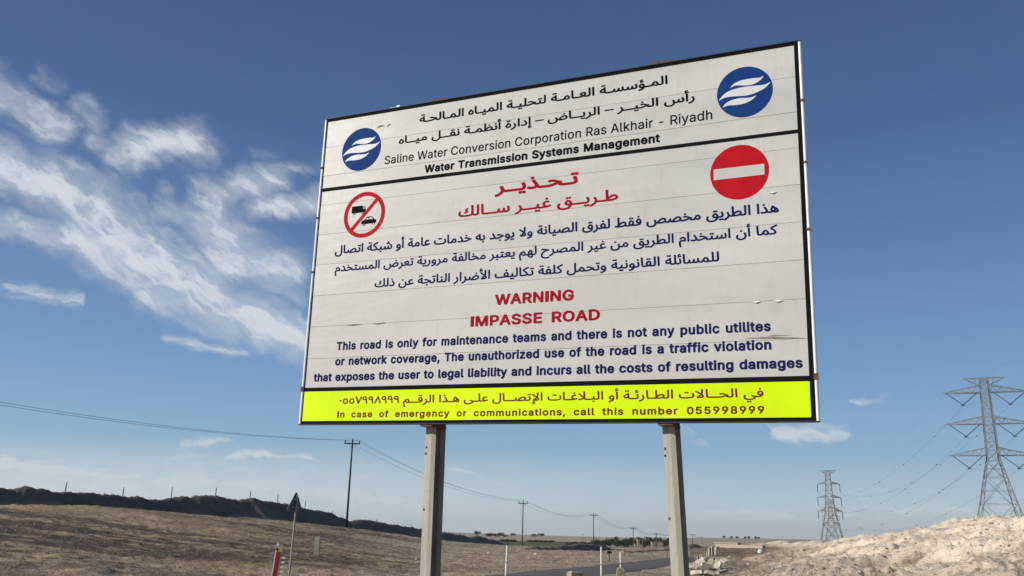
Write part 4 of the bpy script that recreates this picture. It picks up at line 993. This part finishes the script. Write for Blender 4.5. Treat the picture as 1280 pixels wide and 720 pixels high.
# stones: the larger ones one by one, the rest as stuff
rnd = random.Random(4)
def spot(px, py):
    p = ray(px, py)
    y = 20.0
    for _ in range(300):
        q = p * y; 
        if q.z + EYE < hz(q.x, q.y): break
        y *= 1.012
    return Vector((q.x, q.y, hz(q.x, q.y))), y
BIG = [(714, 694, 3.2, 0), (723, 693.5, 2.4, 1), (647, 689.5, 3.0, 0), (669, 694.5, 3.4, 0), (610, 692, 2.5, 0), (784, 695, 2.0, 0), (765, 695, 2.2, 0), (430, 690, 2.6, 1), (520, 700, 2.4, 0), (383, 714.5, 2.4, 0), (340, 700, 2.2, 1), (488, 694, 3.0, 0),
       (1240, 657, 5, 1), (1065, 680, 5, 1), (1132, 676, 4, 1), (1190, 690, 4.5, 0), (1030, 712, 6, 1), (1040, 707, 4, 0), (925, 714, 4, 1), (945, 700, 3.4, 1), (962, 694, 3, 1), (1105, 700, 4, 1), (1160, 712, 5, 0), (1220, 705, 6, 0), (1262, 690, 4, 1), (990, 698, 3.5, 0), (912, 697, 3, 0), (1005, 689, 4, 1), (935, 706, 4, 0), (1075, 716, 4, 0)]
for px, py, s_, dk in BIG:
    p, D = spot(px, py); o = link('stone', (RMd if dk else RM)[rnd.randrange(2)], None); r_ = s_ / 1149 * D * .55
    o.location = (p.x, p.y, p.z + r_ * .15); o.scale = (r_, r_, r_ * .8); o.rotation_euler = (rnd.random(), rnd.random(), rnd.random() * 6)
    side = 'on the sand heap' if px > 900 else 'beyond the road' if px > 600 else 'on the brown slope'
    tag(o, '%s stone lying loose %s' % ('dark brown' if dk else 'pale', side), 'stone', ('dark' if dk else 'pale') + ' loose stones ' + side)
def scatter(name, label, m, n, xr, yr, size, seed, need=None):
    rg = np.random.default_rng(seed); az_ = np.radians(rg.uniform(*xr, n)); D = yr[0] * (yr[1] / yr[0]) ** rg.random(n); x = np.sin(az_) * D; y = np.cos(az_) * D
    z, _, hm, pl = height(x, y, True)
    if need is not None: k = (pl > .35) if need else (pl < .3); rd = seg_near(x, y, ROADW, 1)[0]; k &= rd > rw + .3; x, y, z, D = x[k], y[k], z[k], D[k]
    base = np.array([(1, 0, 0), (-.5, .85, 0), (-.5, -.85, 0), (.1, .1, .8), (0, 0, -.5)]); fc = np.array([(0, 1, 3), (1, 2, 3), (2, 0, 3)])
    n = len(x); s = size * (rg.random(n) ** 2.5 * 1.0 + .25) * (D / 60) ** .45; an = rg.random(n) * 6.28; ca, sa = np.cos(an), np.sin(an)
    j = rg.uniform(.6, 1.3, (n, 5, 3)); v = base[None] * j; vx = (v[..., 0] * ca[:, None] - v[..., 1] * sa[:, None]) * s[:, None] + x[:, None]; vy = (v[..., 0] * sa[:, None] + v[..., 1] * ca[:, None]) * s[:, None] + y[:, None]; vz = v[..., 2] * s[:, None] + z[:, None] - .01
    V = np.stack([vx, vy, vz], -1).reshape(-1, 3); Fq = (fc[None] + (np.arange(n) * 5)[:, None, None]).reshape(-1, 3)
    me = bpy.data.meshes.new(name); me.vertices.add(len(V)); me.vertices.foreach_set('co', V.astype(np.float32).ravel()); me.loops.add(Fq.size); me.loops.foreach_set('vertex_index', Fq.astype(np.int32).ravel())
    me.polygons.add(len(Fq)); me.polygons.foreach_set('loop_start', np.arange(0, Fq.size, 3, dtype=np.int32)); me.update(calc_edges=True)
    o = link(name, me, m, kind='stuff'); tag(o, label, 'loose stones')
scatter('rubble', 'pale stones and clods strewn over the sand heap and its foot', M_stone, 28000, (8, 33), (24, 220), .10, 1, True)
scatter('rubble', 'dark clods strewn over the sand heap and its foot', M_stoned, 2600, (8, 33), (24, 200), .075, 2, True)
scatter('clods', 'brown clods and stones strewn over the flat desert ground', M_stoned, 40000, (-33, 20), (22, 180), .075, 3, False)
scatter('pebbles', 'pale pebbles strewn over the flat desert ground', M_stone, 5000, (-33, 20), (22, 160), .045, 5, False)

# ------------------------------------------------------------------ far land: field, trees, houses
def drape(name, pts, dz, m, label, cat=None, kind='stuff', n=24):
    """field: quad between four image-derived ground points, draped on the terrain"""
    a, b, c, d = [Vector(p) for p in pts]; vs = []
    for i in range(n + 1):
        for j in range(n + 1): p = a.lerp(b, i / n).lerp(d.lerp(c, i / n), j / n); vs.append((p.x, p.y))
    z = height(np.array([v[0] for v in vs]), np.array([v[1] for v in vs])); mb = MB()
    mb.add([(x, y, float(k) + dz) for (x, y), k in zip(vs, z)], [(i * (n + 1) + j, (i + 1) * (n + 1) + j, (i + 1) * (n + 1) + j + 1, i * (n + 1) + j + 1) for i in range(n) for j in range(n)])
    o = mb.build(name, m, kind=kind, smooth=True); tag(o, label, cat); return o
M_crop = flat('green crop', (.085, .105, .035), .9, .1, .3, .03)
def gp(px, D): p = at(px, 665, D); return (p.x, p.y, 0)
drape('crop_field', [gp(616, 430), gp(702, 400), gp(724, 800), gp(622, 800)], .35, M_crop, 'long green irrigated crop field beyond the earth bank', 'crop field')
M_leaf = [flat('dark foliage', (.035, .045, .022), .9, .1, .35, 1.5), flat('olive foliage', (.05, .06, .03), .9, .1, .35, 1.5)]
M_trunk = flat('bark', (.09, .07, .05), .95, .1, .2)
def crown(seed, n=230):
    r = random.Random(seed); mb = MB(); blobs = [(r.uniform(-.55, .55), r.uniform(-.4, .4), r.uniform(.35, .8), r.uniform(.28, .5)) for _ in range(7)]
    for _ in range(n):
        b = r.choice(blobs); d = Vector((r.gauss(0, 1), r.gauss(0, 1), r.gauss(0, 1))).normalized() * b[3] * r.random() ** .4; p = Vector(b[:3]) + Vector((d.x, d.y, d.z * .8))
        if p.z < .08: continue
        a = Vector((r.gauss(0, 1), r.gauss(0, 1), r.gauss(0, 1))).normalized() * .12; c = Vector((r.gauss(0, 1), r.gauss(0, 1), r.gauss(0, 1))).normalized() * .10
        mb.add([p - a, p + c, p + a, p - c], [(0, 1, 2, 3)])
    return mb
CR = []
for i in range(4): me = crown(i).mesh('crown'); me.materials.append(M_leaf[i % 2]); CR.append(me)
mb = MB(); mb.tube([(0, 0, -.1), (.01, 0, .3), (0, .01, .6)], .05, 6, .02); mb.tube([(0, 0, .3), (.2, .05, .55)], .025, 5, .01); mb.tube([(0, 0, .3), (-.2, .05, .6)], .025, 5, .01); TRK = mb.mesh('trunk'); TRK.materials.append(M_trunk)
def tree(px, D, h_, w, lab, grp, k, dz=0):
    p = at(px, 665, D); o = empty('tree', (p.x, p.y, hz(p.x, p.y) + dz), lab, 'tree', grp, random.random() * 6); o.scale = (w, w, h_)
    link('crown', CR[k % 4], None, o); link('trunk', TRK, None, o)
GB = 'trees of the dark belt before the horizon'
rnd = random.Random(9)
for i in range(46):
    px = 716 + i * 3.0 + rnd.uniform(-1, 1); hh = (2.6 if px < 745 else 4.9) * rnd.uniform(.75, 1.15)
    if 827 < px < 831: continue
    side = 'its thin left end' if px < 745 else 'its dense middle' if px < 795 else 'its right part by the low houses'
    tree(px, rnd.uniform(500, 560), hh, rnd.uniform(3.0, 4.6), 'dark tree of the far belt, in %s' % side, 'far belt trees, ' + side, i)
for i, (px, D, h_, w) in enumerate([(596, 1150, 6, 6), (609, 1100, 4, 7), (613, 1120, 4.5, 7), (620, 1100, 4, 8), (625, 1130, 5, 7), (631, 1100, 3, 6), (642, 1300, 5, 5), (669, 1300, 4, 8), (677, 1350, 5, 8)]):
    tree(px, D, h_, w, 'tiny far bush on the pale rise left of the utility pole', 'far bushes on the pale rise', i, .4)
for i in range(9): tree(663 + i * 3.4, 690, 2.0, 3.0, 'low shrub of the hedge along the far side of the crop field', 'hedge shrubs of the crop field', i)
for i in range(7): tree(628 + i * 2.6, 640, 2.2, 2.4, 'low dark shrub of the hedge on the left part of the crop field', 'hedge shrubs on the left of the crop field', i)
for i, (px, D) in enumerate([(905, 1500), (914, 1450), (921, 1500), (931, 1400), (936, 1400), (945, 1450), (948, 1500)]):
    tree(px, D, 4.5, 3.5, 'tiny far bush on the horizon right of the billboard', 'far bushes on the horizon at right', i, .3)
M_plaster = flat('white plaster', (.72, .71, .68), .9, .2, .08, .4); M_mud = flat('dusty pinkish plaster', (.27, .225, .19), .9, .2, .15, .4); M_win = flat('dark opening', (.03, .03, .035), .5, .3, .1)
def house(px, D, w, d_, h_, m, lab, dz=0, rz=0.0):
    p = at(px, 665, D); o = empty('house', (p.x, p.y, hz(p.x, p.y) + dz), lab, 'house', None, rz)
    mb = MB(); mb.box((-w/2, -d_/2, -1), (w/2, d_/2, h_)); mb.build('wall', m, o)
    mb = MB(); mb.box((-w/2 - .15, -d_/2 - .15, h_), (w/2 + .15, d_/2 + .15, h_ + .3)); mb.build('roof_parapet', m, o)
    for k in range(max(1, int(w / 3))):
        u = -w/2 + (k + .5) * w / max(1, int(w / 3)); mb = MB(); mb.box((u - .5, -d_/2 - .03, h_ * .35), (u + .5, -d_/2 + .05, h_ * .75)); mb.build('window', M_win, o)
house(853.3, 520, 3.4, 3, 4.6, M_plaster, 'tiny bright white house beside the right billboard post', 1.2)
house(801.5, 505, 5, 5, 4.2, M_mud, 'low dusty house among the trees by the fourth utility pole')
house(819, 500, 4.5, 5, 2.9, M_mud, 'low pinkish house at the right end of the tree belt')
house(829.5, 515, 4.5, 5, 2.6, M_mud, 'low dusty shed beside the right billboard post')
house(739, 560, 6, 5, 1.8, M_mud, 'long low pale shed at the left end of the tree belt')

haze_box()
